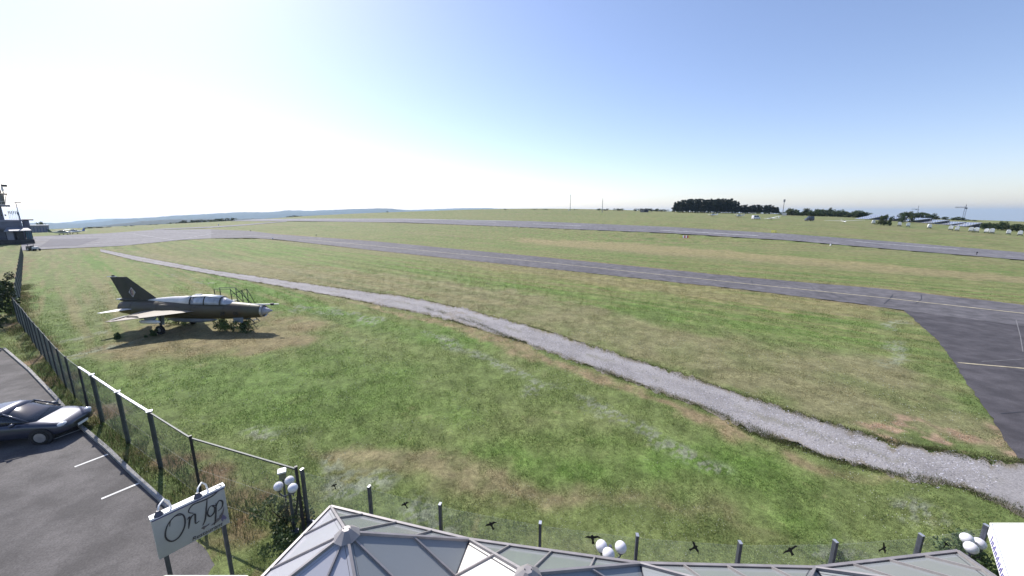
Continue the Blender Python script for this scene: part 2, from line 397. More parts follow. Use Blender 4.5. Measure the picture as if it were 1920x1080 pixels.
def ground_colour(x, y, detail=True):
    r = np.hypot(x, y)
    n1 = fbm(x / 9.0, y / 9.0, 3); n2 = fbm(x / 2.2, y / 2.2, 11); n3 = fbm(x / 0.55, y / 0.55, 21, 3); n4 = fbm(x / 40, y / 40, 31)
    wx, wy = x + (fbm(x / 3, y / 3, 41) - .5) * 3.2, y + (fbm(x / 3, y / 3, 51) - .5) * 3.2
    k = np.clip((n1 - .5) * 1.5 + (n2 - .5) * .8 + (n4 - .5) * 1.3 + .5, 0, 1)[:, None]
    c = C_G1 * (1 - k) + C_G2 * k
    def lay(c, m, col): m = np.clip(m, 0, 1)[:, None]; return c * (1 - m) + np.asarray(col) * m
    def reg(name, soft): return smooth(-soft, soft, sdf_poly(wx, wy, REG[name]) + (n2 - .5) * soft * 2.5)
    for q in ('lush1', 'lush2', 'lush3', 'lush4', 'lush5'):
        amt = {'lush4': .5, 'lush5': .4}.get(q, .75)
        c = lay(c, reg(q, 1.4 if q != 'lush4' else 3) * (amt + (n2 - .5)), C_LUSH * (0.9 + .2 * n3)[:, None])
    c = lay(c, reg('dry_jet', 1.6) * (.9 + (n2 - .5)), C_TAN * np.array([.88, .92, .85]))
    c = lay(c, reg('dry_near', .6) * (.85 + (n3 - .5) * 1.2), C_DRY * np.array([1.0, .93, .95]))
    c = lay(c, reg('dry_mid', 2.0) * (.85 + (n2 - .5) * 1.0), C_DRY)
    c = lay(c, reg('tx_verge', 1.6) * (.8 + (n2 - .5)), C_DRY * np.array([1.12, 1.1, .9]))
    c = lay(c, reg('pale1', 3.5) * (.95 + (n2 - .5) * .6), C_TAN * np.array([1.08, 1.18, 1.05]))
    for q in ('verge_tan', 'verge_tan2'): c = lay(c, reg(q, .45) * (.85 + (n3 - .5) * 1.4), C_TAN)
    for q in ('soil1', 'soil2', 'soil3'): c = lay(c, reg(q, .35) * (.9 + (n3 - .5) * 2.6) * smooth(.38, .55, n2 * .5 + n3 * .5), C_SOIL)
    # mowing lanes parallel to the taxiway, and swathes on the far fields
    u = x * .63 + y * .77; v = -x * .77 + y * .63
    lane = np.sin(u * 2 * math.pi / 3.1 + (fbm(v / 25, u / 4, 61) - .5) * 5)
    far = smooth(20, 55, r) * (sdf_poly(x, y, REG['dry_jet'], 12) < 3)
    c = c * (1 + (.13 * lane * far * smooth(.25, .5, n4))[:, None]); fine_l = fbm(v / 9, u / .45, 141, 2); c = lay(c, far * smooth(.48, .72, fine_l) * .6, C_TAN * np.array([.95, 1.0, .9]))
    streak = fbm(v / 60, u / 1.6, 71, 3); streak2 = fbm(v / 120, u / 7, 81, 3)
    c = lay(c, far * smooth(.48, .70, streak) * .5, C_DRY * np.array([1.05, 1.02, .9]))
    c = lay(c, far * smooth(.52, .72, streak2) * .42, C_TAN * np.array([.85, .95, .9]))
    c = lay(c, smooth(120, 200, r) * smooth(300, 100, np.abs(x) * 0) * .2, C_DRY)
    for w in WIND:   # rows of cut grass left to bleach
        dl = dist_line(wx, wy, w)
        c = lay(c, smooth(.9, .05, dl) * smooth(.42, .54, fbm(x / .28 + y / .5, y / .16 - x / .3, 131, 3)) * smooth(.38, .55, n2) * .9, C_GREY)
    # broken dry spots everywhere
    c = lay(c, smooth(.62, .84, n2) * .3, C_DRY); c = lay(c, smooth(.70, .86, n3) * smooth(.5, .7, n1) * .5, C_TAN)
    dl = dist_line(wx, wy, FENCE_LINE[:18] + FENCE_LINE[-1:])
    c = lay(c, smooth(1.1, .1, dl) * smooth(.45, .62, n2) * .9, np.array([.19, .125, .075]))
    te = np.abs(sdf_poly(x, y, POLY_TX)); c = lay(c, smooth(1.6, .1, te) * (.4 + n2 * .5), C_TAN * .9)
    n5 = vnoise(x / .16, y / .16, 151); return c * (0.82 + .20 * n3 + .18 * n5 + .08 * (n2 - .5))[:, None]
def pave_sdf(x, y):
    return np.maximum.reduce([sdf_poly(x, y, p) for p in (POLY_RW, POLY_TX, POLY_AP, POLY_CONN, POLY_TR, POLY_EX, POLY_LOT)])

GROUND_MAT = attr_mat('field_grass', fine=(1.1, 6.0, 30.0), amt=.42, bump=.7)
def make_ground():
    nA = 760; az = np.linspace(rad(-66), rad(66), nA); rr = [4.0]
    while rr[-1] < 1000: rr.append(rr[-1] * (1.0095 if rr[-1] < 120 else 1.016))
    rr = np.array(rr); nR = len(rr)
    R, A = np.meshgrid(rr, az, indexing='ij'); x, y = (R * np.sin(A)).ravel(), (R * np.cos(A)).ravel()
    z = terrain(x, y)
    z += (fbm(x / 1.3, y / 1.3, 91, 3) - .5) * .07 * smooth(4, 12, np.hypot(x, y))
    ps = np.full(x.shape, -99.0); ok = np.hypot(x, y) < 700; ps[ok] = pave_sdf(x[ok], y[ok])
    rq = np.hypot(x, y); z -= smooth(0.0, .2 + rq * .004, ps) * (.07 + .0022 * rq)
    c = ground_colour(x, y)
    idx = np.arange(nR * nA).reshape(nR, nA)
    F = np.stack([idx[:-1, :-1], idx[1:, :-1], idx[1:, 1:], idx[:-1, 1:]], -1).reshape(-1, 4)
    V = np.stack([x, y, z], 1)
    # far country, and the ground behind the viewer
    r2 = np.array([980, 1100, 1300, 1700, 2300, 3200, 4500, 6500, 9000, 14000, 22000.0]); a2 = np.linspace(rad(-66), rad(66), 160)
    R2, A2 = np.meshgrid(r2, a2, indexing='ij'); x2, y2 = (R2 * np.sin(A2)).ravel(), (R2 * np.cos(A2)).ravel(); z2 = terrain(x2, y2) - .3
    i2 = np.arange(len(r2) * 160).reshape(len(r2), 160) + len(V); F2 = np.stack([i2[:-1, :-1], i2[1:, :-1], i2[1:, 1:], i2[:-1, 1:]], -1).reshape(-1, 4)
    r3 = np.array([0.5, 4, 12, 30, 70, 150, 400, 1000, 4000, 22000.0]); a3 = np.linspace(rad(65.9), rad(360 - 65.9), 90)
    R3, A3 = np.meshgrid(r3, a3, indexing='ij'); x3, y3 = (R3 * np.sin(A3)).ravel(), (R3 * np.cos(A3)).ravel(); z3 = terrain(x3, y3) - .02
    i3 = np.arange(len(r3) * 90).reshape(len(r3), 90) + len(V) + len(x2); F3 = np.stack([i3[:-1, :-1], i3[1:, :-1], i3[1:, 1:], i3[:-1, 1:]], -1).reshape(-1, 4)
    k4 = len(V) + len(x2) + len(x3)
    a4 = np.linspace(rad(-66), rad(66), 20); x4 = np.concatenate([[0], 4.02 * np.sin(a4)]); y4 = np.concatenate([[0], 4.02 * np.cos(a4)]); z4 = np.full(21, -.04)
    F4 = np.array([[k4, k4 + i, k4 + i + 1, k4 + i + 1] for i in range(1, 20)])
    VV = np.concatenate([V, np.stack([x2, y2, z2], 1), np.stack([x3, y3, z3], 1), np.stack([x4, y4, z4], 1)])
    cc = np.concatenate([c, np.tile(C_G1 * .9, (len(x2), 1)), np.tile(C_G1, (len(x3), 1)), np.tile(C_G1, (21, 1))])
    o = np_mesh('ground', VV, np.concatenate([F, F2, F3]), GROUND_MAT, cc, smooth_=True)
    tag(o, kind='structure'); return o
make_ground()

# ------------------------------------------------------------------ paved surfaces
def paving_mat(name, c1, c2, crack=True, rough=.85, sc=1.0):
    m = bpy.data.materials.new(name); m.use_nodes = True; MATS[name] = m
    n, l = m.node_tree.nodes, m.node_tree.links; b = n['Principled BSDF']; b.inputs['Roughness'].default_value = rough; b.inputs['Specular IOR Level'].default_value = .3
    tc = n.new('ShaderNodeTexCoord')
    def noise(s, d=6):
        z = n.new('ShaderNodeTexNoise'); z.inputs['Scale'].default_value = s; z.inputs['Detail'].default_value = d; z.inputs['Roughness'].default_value = .6; l.new(tc.outputs['Object'], z.inputs['Vector']); return z
    big, fine = noise(.12 * sc), noise(22 * sc)
    r = n.new('ShaderNodeValToRGB'); r.color_ramp.elements[0].position = .35; r.color_ramp.elements[1].position = .68
    r.color_ramp.elements[0].color = (*c1, 1); r.color_ramp.elements[1].color = (*c2, 1); l.new(big.outputs['Fac'], r.inputs['Fac'])
    mr = n.new('ShaderNodeMapRange'); mr.inputs[1].default_value = .3; mr.inputs[2].default_value = .7; mr.inputs[3].default_value = .72; mr.inputs[4].default_value = 1.28; l.new(fine.outputs['Fac'], mr.inputs[0])
    mx = n.new('ShaderNodeMix'); mx.data_type = 'RGBA'; mx.blend_type = 'MULTIPLY'; mx.inputs['Factor'].default_value = 1; l.new(r.outputs['Color'], mx.inputs['A']); l.new(mr.outputs[0], mx.inputs['B'])
    st = noise(.9 * sc, 8); sr = n.new('ShaderNodeMapRange'); sr.inputs[1].default_value = .40; sr.inputs[2].default_value = .66; sr.inputs[3].default_value = .68; sr.inputs[4].default_value = 1.15; l.new(st.outputs['Fac'], sr.inputs[0])
    m2 = n.new('ShaderNodeMix'); m2.data_type = 'RGBA'; m2.blend_type = 'MULTIPLY'; m2.inputs['Factor'].default_value = 1; l.new(mx.outputs['Result'], m2.inputs['A']); l.new(sr.outputs[0], m2.inputs['B'])
    col = m2.outputs['Result']
    l.new(col, b.inputs['Base Color'])
    bp = n.new('ShaderNodeBump'); bp.inputs['Strength'].default_value = .35; bp.inputs['Distance'].default_value = .02; l.new(fine.outputs['Fac'], bp.inputs['Height']); l.new(bp.outputs['Normal'], b.inputs['Normal'])
    return m
M_RUN = paving_mat('runway_asphalt', (.150, .145, .155), (.20, .192, .203))
M_TAXI = paving_mat('taxiway_asphalt', (.108, .102, .110), (.150, .142, .150))
M_CONN = paving_mat('connector_asphalt', (.066, .061, .068), (.092, .085, .092))
M_APRON = paving_mat('apron_asphalt', (.150, .145, .155), (.205, .197, .207))
M_GRAVEL = paving_mat('track_gravel', (.185, .178, .18), (.285, .272, .275), sc=3.0)
M_PAINT = mat('marking_paint', (.62, .62, .60), .7, .2, 3, coord='Object')
M_PAINTY = mat('faded_yellow_paint', (.42, .37, .25), .8, .4, 2.5)
M_TAR = mat('tar_seam', (.028, .026, .03), .6, .3, 3)
M_PALESEAM = mat('pale_seam', (.17, .165, .17), .9, .3, 5)
def strip_mesh(name, pair, m, off=.004, nw=5, rag=0.0, seed=0, kind='structure', parent=None):
    a, b = pair; n = len(a); V = []
    for k in range(n):
        pa, pb = Vector(a[k]), Vector(b[k]); d = (pb - pa).normalized() if (pb - pa).length > 1e-6 else Vector((0, 1))
        if rag:
            ja = (vnoise(np.array([pa.x * 1.1]), np.array([pa.y * 1.1]), seed)[0] - .5 + .9 * (vnoise(np.array([pa.x * 4]), np.array([pa.y * 4]), seed + 9)[0] - .5)) * rag
            jb = (vnoise(np.array([pb.x * 1.1]), np.array([pb.y * 1.1]), seed + 5)[0] - .5 + .6 * (vnoise(np.array([pb.x * 4]), np.array([pb.y * 4]), seed + 7)[0] - .5)) * rag
            pa = pa + d * ja; pb = pb + d * jb
        for j in range(nw): V.append(tuple(pa.lerp(pb, j / (nw - 1))))
    V = np.array(V); rq = np.hypot(V[:, 0], V[:, 1]); z = terrain(V[:, 0], V[:, 1]) + off + (0.00012 * rq if off < .02 else 0.00016 * rq)
    idx = np.arange(n * nw).reshape(n, nw); F = np.stack([idx[:-1, :-1], idx[1:, :-1], idx[1:, 1:], idx[:-1, 1:]], -1).reshape(-1, 4)
    o = np_mesh(name, np.column_stack([V, z]), F, m, smooth_=True, parent=parent)
    if kind: tag(o, kind=kind)
    return o
def densify(pair, k):
    out = []
    for a in pair:
        a = np.asarray(a); t = np.arange(len(a)); tt = np.linspace(0, len(a) - 1, (len(a) - 1) * k + 1)
        out.append(np.stack([np.interp(tt, t, a[:, 0]), np.interp(tt, t, a[:, 1])], 1))
    return out
runway = strip_mesh('runway', densify(P_RW, 2), M_RUN, .05, 7, .5, 1)
taxiway = strip_mesh('taxiway', densify(P_TX, 4), M_TAXI, .012, 6, .35, 2)
apron = strip_mesh('apron', densify(P_AP, 4), M_APRON, .016, 16, .3, 3)
strip_mesh('exit_lane', P_EX, M_APRON, .06, 4, .3, 4)
M_TRACK = attr_mat('track_gravel_worn', fine=(14.0, 60.0), amt=.36, bump=.6)
track = strip_mesh('gravel_track', densify(P_TR, 8), M_TRACK, .010, 17, .95, 5)
def colour_track():
    me = track.data; n = len(me.vertices); co = np.empty(n * 3, np.float32); me.vertices.foreach_get('co', co); co = co.reshape(-1, 3); x, y = co[:, 0].astype(float), co[:, 1].astype(float)
    w = np.tile(np.linspace(-1, 1, 17), n // 17); a, b, d = fbm(x / 1.7, y / 1.7, 501), fbm(x / .5, y / .5, 511), fbm(x / 5, y / 5, 521)
    c = np.array([.295, .280, .278]) * (.72 + .56 * a)[:, None]
    def lay(c, m, col): m = np.clip(m, 0, 1)[:, None]; return c * (1 - m) + np.asarray(col) * m
    rut = np.exp(-((np.abs(w) - .42) / .16) ** 2); c = lay(c, rut * .5 * smooth(.3, .6, d), np.array([.345, .328, .322]))
    c = lay(c, np.exp(-(w / .18) ** 2) * smooth(.52, .68, a) * .6, np.array([.17, .165, .115]))
    edge = smooth(.68, 1.0, np.abs(w) + (b - .5) * .7); c = lay(c, edge * .75, np.array([.205, .175, .115])); c = lay(c, smooth(.55, .75, b) * .35, np.array([.16, .152, .15])); c = lay(c, smooth(.6, .75, d) * smooth(.45, .6, b) * .5, np.array([.25, .21, .155]))
    at = me.color_attributes.new('patch', 'FLOAT_COLOR', 'POINT'); q = np.ones((n, 4), np.float32); q[:, :3] = c; at.data.foreach_set('color', q.ravel())
colour_track()
def flat_sheet(name, poly, m, z, kind='structure', parent=None):
    me = bpy.data.meshes.new(name); bm = bmesh.new(); vs = [bm.verts.new((p[0], p[1], z)) for p in poly]; f = bm.faces.new(vs)
    bmesh.ops.triangulate(bm, faces=[f]); bmesh.ops.recalc_face_normals(bm, faces=bm.faces)
    if sum(f.normal.z for f in bm.faces) < 0: bmesh.ops.reverse_faces(bm, faces=bm.faces)
    bm.to_mesh(me); bm.free(); me.materials.append(m); o = bpy.data.objects.new(name, me); COL.objects.link(o)
    if parent: o.parent = parent
    if kind: tag(o, kind=kind)
    return o
def ragged(poly, amp, step, seed):
    out = []
    for k in range(len(poly)):
        a, b = Vector(poly[k]), Vector(poly[(k + 1) % len(poly)]); n = max(1, int(min((b - a).length / step, 60)))
        nn = Vector((-(b - a).y, (b - a).x)).normalized()
        for i in range(n):
            p = a.lerp(b, i / n); w = fbm(np.array([p.x / .8]), np.array([p.y / .8]), seed, 3)[0] - .5; out.append(tuple(p + nn * w * amp))
    return out
conn = flat_sheet('connector_taxiway', ragged(POLY_CONN, .25, .25, 6), M_CONN, .006)
lot = flat_sheet('car_park', ragged(POLY_LOT, .22, .25, 7), paving_mat('lot_asphalt', (.095, .088, .086), (.135, .126, .122)), .008)

def line_strip(name, pts, w, m, parent, off, step=6):
    """painted line along px points; w metres"""
    xs = [p[0] for p in pts]; ys = [p[1] for p in pts]; n = max(2, int(abs(xs[-1] - xs[0]) / step) + 2); t = np.linspace(0, len(pts) - 1, n)
    g = ground_pts(list(zip(np.interp(t, range(len(pts)), xs), np.interp(t, range(len(pts)), ys))))
    d = np.gradient(g, axis=0); d /= np.linalg.norm(d, axis=1)[:, None] + 1e-9; nn = np.stack([-d[:, 1], d[:, 0]], 1)
    return strip_mesh(name, (g + nn * w / 2, g - nn * w / 2), m, off, 2, 0, 0, None, parent)
line_strip('centre_line', [(560, 449), (590, 450.7), (702, 461), (1020, 492), (1400, 532.2), (1660, 559), (1920, 588), (2150, 614)], .26, M_PAINTY, taxiway, .020)
for seg in ([(1000, 420), (1090, 424)], [(1238, 432), (1330, 437), (1422, 442.5)], [(1605, 453.5), (1700, 461), (1797, 468)], [(860, 414.8), (930, 417)]):
    line_strip('centre_dash', seg, .55, M_PAINT, runway, .075)
line_strip('edge_line', [(432, 412.6), (560, 411), (760, 411), (960, 414.4)], 1.2, M_PAINT, runway, .075)
line_strip('stop_line', [(1796, 680), (1850, 685), (1920, 691), (2000, 699)], .16, M_PAINTY, conn, .012)
line_strip('crack', [(1716, 583), (1770, 587), (1850, 596), (1930, 606)], .07, M_PALESEAM, conn, .010)
line_strip('crack', [(1840, 678), (1880, 676), (1925, 673)], .05, M_PALESEAM, conn, .010)
line_strip('crack', [(1905, 600), (1913, 630), (1918, 660)], .05, M_PALESEAM, conn, .014, .5)
line_strip('crack', [(1876, 776), (1900, 774), (1930, 771)], .05, M_TAR, conn, .010)
for seg in ([(250, 439), (331, 451)], [(331, 450.5), (400, 438)], [(175, 441), (250, 439), (330, 436.5), (396, 436)], [(270, 434), (400, 438.5), (520, 445)], [(110, 445), (180, 441.5)]):
    line_strip('apron_line', seg, .34, mat('worn_apron_paint', (.36, .355, .36), .8, .25, 1.5), apron, .05)
flat = plan([(75, 463), (95, 449), (190, 447), (205, 453), (150, 460)])
strip_mesh('dark_patch', ([flat[1], flat[2]], [flat[0], flat[4]]), mat('patched_asphalt', (.10, .095, .11), .9, .2, .5), .04, 4, 0, 0, None, apron)
for seg in ([(150, 806), (95, 826)], [(203, 852), (140, 876)], [(262, 906), (190, 936)], [(104, 752), (60, 766)]):
    line_strip('bay_line', seg, .1, M_PAINT, lot, .012)
_g = random.Random(3)
for k in range(16):
    px = _g.uniform(620, 1880); f0, f1 = sorted((_g.uniform(.05, .5), _g.uniform(.5, .95))); yu, yl = np.interp(px, [q[0] for q in TX_UP], [q[1] for q in TX_UP]), np.interp(px, [q[0] for q in TX_LO], [q[1] for q in TX_LO]); s = _g.uniform(-30, 60)
    line_strip('sealed_crack', [(px, yu + (yl - yu) * f0), (px + s * .5 + _g.uniform(-6, 6), yu + (yl - yu) * (f0 + f1) / 2 + s * .04), (px + s, yu + (yl - yu) * f1 + s * .08)], _g.uniform(.05, .1), M_TAR, taxiway, .017, 2)
def kerb():
    pts = [Vector((*p, 0)) for p in POLY_LOT[2:9]]; root = thing('kerb', pts[3], 0, 'low grey kerb along the car park below the wire fence', 'kerb')
    i = 0
    for a, b in zip(pts[:-1], pts[1:]):
        n = max(1, int((b - a).length / 1.0)); L = (b - a).length / n; d = (b - a).normalized()
        for k in range(n):
            if i > 60: break
            p = a + d * (k * L); q = a + d * (k * L + L - .015)
            mb = MB().bar(p - pts[3] + Vector((0, 0, .02)), q - pts[3] + Vector((0, 0, .02)), .12, .2)
            mb.build('kerb_stone', mat('kerb_concrete', (.30, .29, .27), .9, .25, 4, bump=.3), root); i += 1
kerb()

# ------------------------------------------------------------------ distant hills
def ridge(name, prof, dist, depth, col, seed, base=-420):
    az = np.linspace(rad(-60), rad(62), 420); px = 960 + np.tan(az) * FPX / 1.0
    py = np.interp(px, [p[0] for p in prof], [p[1] for p in prof])
    top = []
    for a, b in zip(px, py):
        rx, f, d = ray(a, b); Y = dist * math.cos(math.atan2(a - 960, FPX)); top.append(CAM_H - d * Y / f)
    top = np.array(top) + (fbm(az * 220, az * 0, seed, 4) - .5) * dist * .0016
    rs = np.linspace(-1, 1, 22); V = []
    for k, s in enumerate(rs):
        hgt = (1 - s * s) ** 1.2; rr = dist + s * depth
        x, y = rr * np.sin(az), rr * np.cos(az)
        w = (fbm(x / (depth * .22), y / (depth * .22), seed + 3, 4) - .5) * .5 * (1 - hgt) if k else 0
        z = base + (top - base) * np.clip(hgt + w * hgt, 0, 1); V.append(np.stack([x, y, z], 1))
    V = np.concatenate(V); n = len(az); idx = np.arange(22 * n).reshape(22, n)
    F = np.stack([idx[:-1, :-1], idx[1:, :-1], idx[1:, 1:], idx[:-1, 1:]], -1).reshape(-1, 4)
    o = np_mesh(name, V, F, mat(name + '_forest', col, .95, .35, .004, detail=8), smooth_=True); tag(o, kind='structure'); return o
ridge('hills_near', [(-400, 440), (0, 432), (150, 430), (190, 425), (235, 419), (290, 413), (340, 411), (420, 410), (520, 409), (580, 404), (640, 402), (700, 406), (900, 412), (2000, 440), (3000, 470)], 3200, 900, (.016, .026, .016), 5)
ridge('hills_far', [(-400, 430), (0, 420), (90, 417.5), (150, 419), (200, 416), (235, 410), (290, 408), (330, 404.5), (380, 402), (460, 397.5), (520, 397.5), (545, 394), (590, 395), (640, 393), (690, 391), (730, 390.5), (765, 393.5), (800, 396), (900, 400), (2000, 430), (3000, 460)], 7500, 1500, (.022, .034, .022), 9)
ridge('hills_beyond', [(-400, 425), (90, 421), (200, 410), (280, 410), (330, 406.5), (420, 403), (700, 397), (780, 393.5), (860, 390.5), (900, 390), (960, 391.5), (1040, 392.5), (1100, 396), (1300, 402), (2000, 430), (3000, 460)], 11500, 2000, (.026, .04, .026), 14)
HAZE = True
def haze():
    mb = MB().box((0, 4000, -230), (40000, 24000, 790)); m = bpy.data.materials.new('air'); m.use_nodes = True; n, l = m.node_tree.nodes, m.node_tree.links
    n.remove(n['Principled BSDF']); v = n.new('ShaderNodeVolumePrincipled'); v.inputs['Color'].default_value = (.54, .76, 1, 1); v.inputs['Density'].default_value = 6.5e-5
    v.inputs['Anisotropy'].default_value = 0.35; l.new(v.outputs[0], n['Material Output'].inputs['Volume'])
    o = mb.build('haze', m); tag(o, kind='stuff'); return o
if HAZE: haze()

# ================================================================== THE FIGHTER JET
M_JET = mat('jet_camouflage', (.105, .076, .046), .5, .35, .55, col2=(.08, .076, .043), bump=.08, bscale=30)
M_JETB = mat('jet_belly_blue', (.16, .19, .22), .6, .2, 1.5)
M_WING = mat('jet_wing_faded_sunlit', (.30, .245, .205), .62, .3, 1.1, col2=(.26, .225, .165))  # faded camouflage, with the sunlit tone of the wing tops put into it
M_FIN = mat('jet_fin_paint', (.046, .044, .034), .6, .3, 1.2)
M_SPINE = mat('jet_spine_sun_sheen', (.66, .64, .62), .38, .12, 1.5)  # near-white sun sheen on the spine is put into its colour
M_METAL = mat('bare_metal', (.45, .44, .44), .4, .2, 4, metal=.7)
M_CONE = mat('radome_grey', (.36, .36, .42), .4, .15, 4)
M_DARK = mat('dark_steel', (.022, .022, .026), .55, .3, 6)
M_RUBBER = mat('rubber', (.02, .02, .02), .85, .2, 8)
M_CANOPY = mat('canopy_perspex', (.38, .40, .45), .12, .25, 2.5, spec=.8)
M_BLACK = mat('black_print', (.012, .012, .014), .6, .1, 5)
M_WHITE = mat('white_paint', (.78, .78, .78), .45, .06, 2)
def ring(s, zc, ry, rz, n=20, e=2.0, yc=0):
    out = []
    for i in range(n):
        t = 2 * math.pi * i / n; c, q = math.cos(t), math.sin(t)
        out.append((s, yc + ry * math.copysign(abs(c) ** (2 / e), c), zc + rz * math.copysign(abs(q) ** (2 / e), q)))
    return out
def half_ring(s, z0, w, top, n=10):
    return [(s, w * math.cos(math.pi * i / n), z0 + (top - z0) * math.sin(math.pi * i / n)) for i in range(n + 1)]
def surf(root_le, root_te, tip_te, tip_le, th, name, m, parent, thin=.35):
    mb = MB(); rings = []
    for le, te, k in ((root_le, root_te, 1), (tip_le, tip_te, thin)):
        le, te = Vector(le), Vector(te); r = []
        up = Vector((0, 0, 1)) if abs(Vector(tip_le).z - Vector(root_le).z) < abs(Vector(tip_le).y - Vector(root_le).y) else Vector((0, 1, 0))
        for f, h in ((0, 0), (.12, .7), (.4, 1), (.75, .6), (1, .05)): r.append(le.lerp(te, f) + up * (th / 2 * h * k))
        for f, h in ((1, -.05), (.75, -.6), (.4, -1), (.12, -.7)): r.append(le.lerp(te, f) + up * (th / 2 * h * k))
        rings.append(r)
    mb.loft(rings); return mb.build(name, m, parent)
def wheel_mb(c, r, w, n=16):
    c = Vector(c); prof = [(.45, -.5), (.85, -.5), (1, -.3), (1, .3), (.85, .5), (.45, .5)]; mb = MB()
    rings = []
    for k in range(n):
        t = 2 * math.pi * k / n; rings.append([(c.x + r * p * math.cos(t), c.y + w * q, c.z + r * p * math.sin(t)) for p, q in prof])
    mb.loft(rings + [rings[0]], cap=False); return mb
def make_jet():
    tail = at_y(234, 577, 30.0); nose = at_y(510.7, 582.7, 29.2); yaw = math.atan2(nose.y - tail.y, nose.x - tail.x)
    j = thing('fighter_jet', (tail.x, tail.y, 0), yaw, 'weathered brown camouflage two-seat swept-wing fighter jet displayed on the grass', 'jet')
    L = (nose.xy - tail.xy).length; k = L / 12.9
    S = lambda s: s * k
    sec = [(0, 1.80, .50, .50), (.5, 1.79, .55, .56), (1.2, 1.77, .60, .61), (2.2, 1.76, .63, .64), (3.5, 1.75, .65, .66), (5, 1.74, .66, .67), (6.5, 1.74, .65, .67), (8, 1.74, .62, .66), (9.2, 1.74, .58, .64), (10.2, 1.73, .54, .59), (11.2, 1.72, .48, .52), (11.9, 1.715, .45, .48), (12.12, 1.715, .43, .455), (12.16, 1.715, .40, .42)]
    sec = [(s, z - (.05 if s > .6 else 0), a * 1.08, b * (1.12 if s > .6 else 1.0)) for s, z, a, b in sec]
    MB().loft([ring(S(s), z, a, b, 24) for s, z, a, b in sec] + [ring(S(11.5), 1.715, .34, .36, 24)], cap=False).build('fuselage', M_JET, j, True)
    for s, z, a, b in sec[2:11:2]: MB().tube([(x + .0, y * 1.004, 1.74 + (zz - 1.74) * 1.004) for x, y, zz in ring(S(s), z, a, b, 24)] + [ring(S(s), z, a, b, 24)[0]], .009, 4, False).build('panel_seam', M_FIN, j)
    MB().loft([ring(S(12.10), 1.67, .472, .518, 24), ring(S(12.2), 1.67, .46, .50, 24), ring(S(12.24), 1.67, .43, .465, 24), ring(S(12.1), 1.67, .40, .43, 24)], cap=False).build('intake_lip', M_METAL, j, True)
    MB().loft([ring(S(11.8), 1.68, .40, .40, 18), ring(S(12.1), 1.68, .37, .37, 18), ring(S(12.55), 1.69, .19, .19, 18), ring(S(12.95), 1.70, .012, .012, 18)]).build('nose_cone', M_CONE, j, True)
    MB().loft([ring(S(-.12), 1.8, .40, .40), ring(S(-.1), 1.8, .46, .46), ring(S(.25), 1.795, .535, .54), ring(S(.25), 1.795, .40, .40), ring(S(-.12), 1.8, .40, .40)], cap=False).build('exhaust_nozzle', M_METAL, j, True)
    MB().tube([(S(.2), 0, 1.8), (S(.24), 0, 1.8)], .42, 18).build('jet_pipe', M_DARK, j)
    mb = MB().tube([(S(10.9), -.05, 2.17), (S(12.2), -.05, 2.22), (S(13.55), -.05, 2.27)], [.07, .055, .035], 8)
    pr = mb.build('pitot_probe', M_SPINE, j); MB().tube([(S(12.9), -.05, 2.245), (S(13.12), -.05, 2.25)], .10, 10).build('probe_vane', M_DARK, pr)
    # spine
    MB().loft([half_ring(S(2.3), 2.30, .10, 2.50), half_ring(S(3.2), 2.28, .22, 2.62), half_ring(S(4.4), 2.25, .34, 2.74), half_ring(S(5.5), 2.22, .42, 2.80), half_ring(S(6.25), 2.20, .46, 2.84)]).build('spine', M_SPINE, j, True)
    MB().loft([half_ring(S(9.55), 2.16, .40, 2.36), half_ring(S(10.2), 2.12, .36, 2.30), half_ring(S(11.0), 2.05, .28, 2.20), half_ring(S(11.8), 2.0, .15, 2.10)]).build('nose_deck', M_JET, j, True)
    can = MB().loft([half_ring(S(6.25), 2.18, .47, 2.83), half_ring(S(6.9), 2.18, .49, 2.88), half_ring(S(7.6), 2.18, .49, 2.90), half_ring(S(8.3), 2.17, .48, 2.88), half_ring(S(8.85), 2.17, .46, 2.80)]).build('canopy', M_CANOPY, j, True)
    MB().loft([half_ring(S(8.86), 2.17, .46, 2.79), half_ring(S(9.2), 2.17, .42, 2.62), half_ring(S(9.8), 2.17, .30, 2.30)]).build('windscreen', M_CANOPY, j, True)
    for s0, w, top in ((6.28, .48, 2.845), (7.5, .50, 2.91), (8.84, .47, 2.81)):
        MB().tube([(p[0], p[1] * 1.015, p[2] + .004) for p in half_ring(S(s0), 2.18, w, top)], .035, 6).build('canopy_frame', M_FIN, can)
    for sg in (-1, 1):
        MB().tube([(S(6.25), sg * .485, 2.2), (S(7.5), sg * .505, 2.2), (S(8.85), sg * .475, 2.2), (S(9.75), sg * .33, 2.19)], .035, 6).build('canopy_rail', M_FIN, can)
    MB().loft([half_ring(S(6.35), 2.80, .30, 2.90), half_ring(S(7.6), 2.86, .30, 2.94), half_ring(S(8.75), 2.76, .28, 2.86)]).build('canopy_glare', M_WHITE, can, True)  # white cap stands in for sun glare along the canopy top
    MB().loft([ring(S(6.5), 2.93, .09, .05, 10), ring(S(7.0), 2.94, .11, .06, 10)]).build('periscope', M_SPINE, can)
    # fin
    surf((S(3.25), 0, 2.42), (S(.05), 0, 2.3), (S(-.75), 0, 4.32), (S(.75), 0, 4.34), .16, 'tail_fin', M_FIN, j, .5)
    fin = [c for c in j.children if c.name.startswith('tail_fin')][0]
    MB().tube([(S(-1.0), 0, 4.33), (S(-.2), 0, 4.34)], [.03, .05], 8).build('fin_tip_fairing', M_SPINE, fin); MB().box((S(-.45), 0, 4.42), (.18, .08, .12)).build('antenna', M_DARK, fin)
    MB().loft([ring(S(-.35), 2.42, .03, .03, 10), ring(S(-.1), 2.43, .12, .12, 10), ring(S(.9), 2.42, .14, .13, 10), ring(S(1.6), 2.38, .04, .04, 10)]).build('brake_chute_housing', M_FIN, j, True)
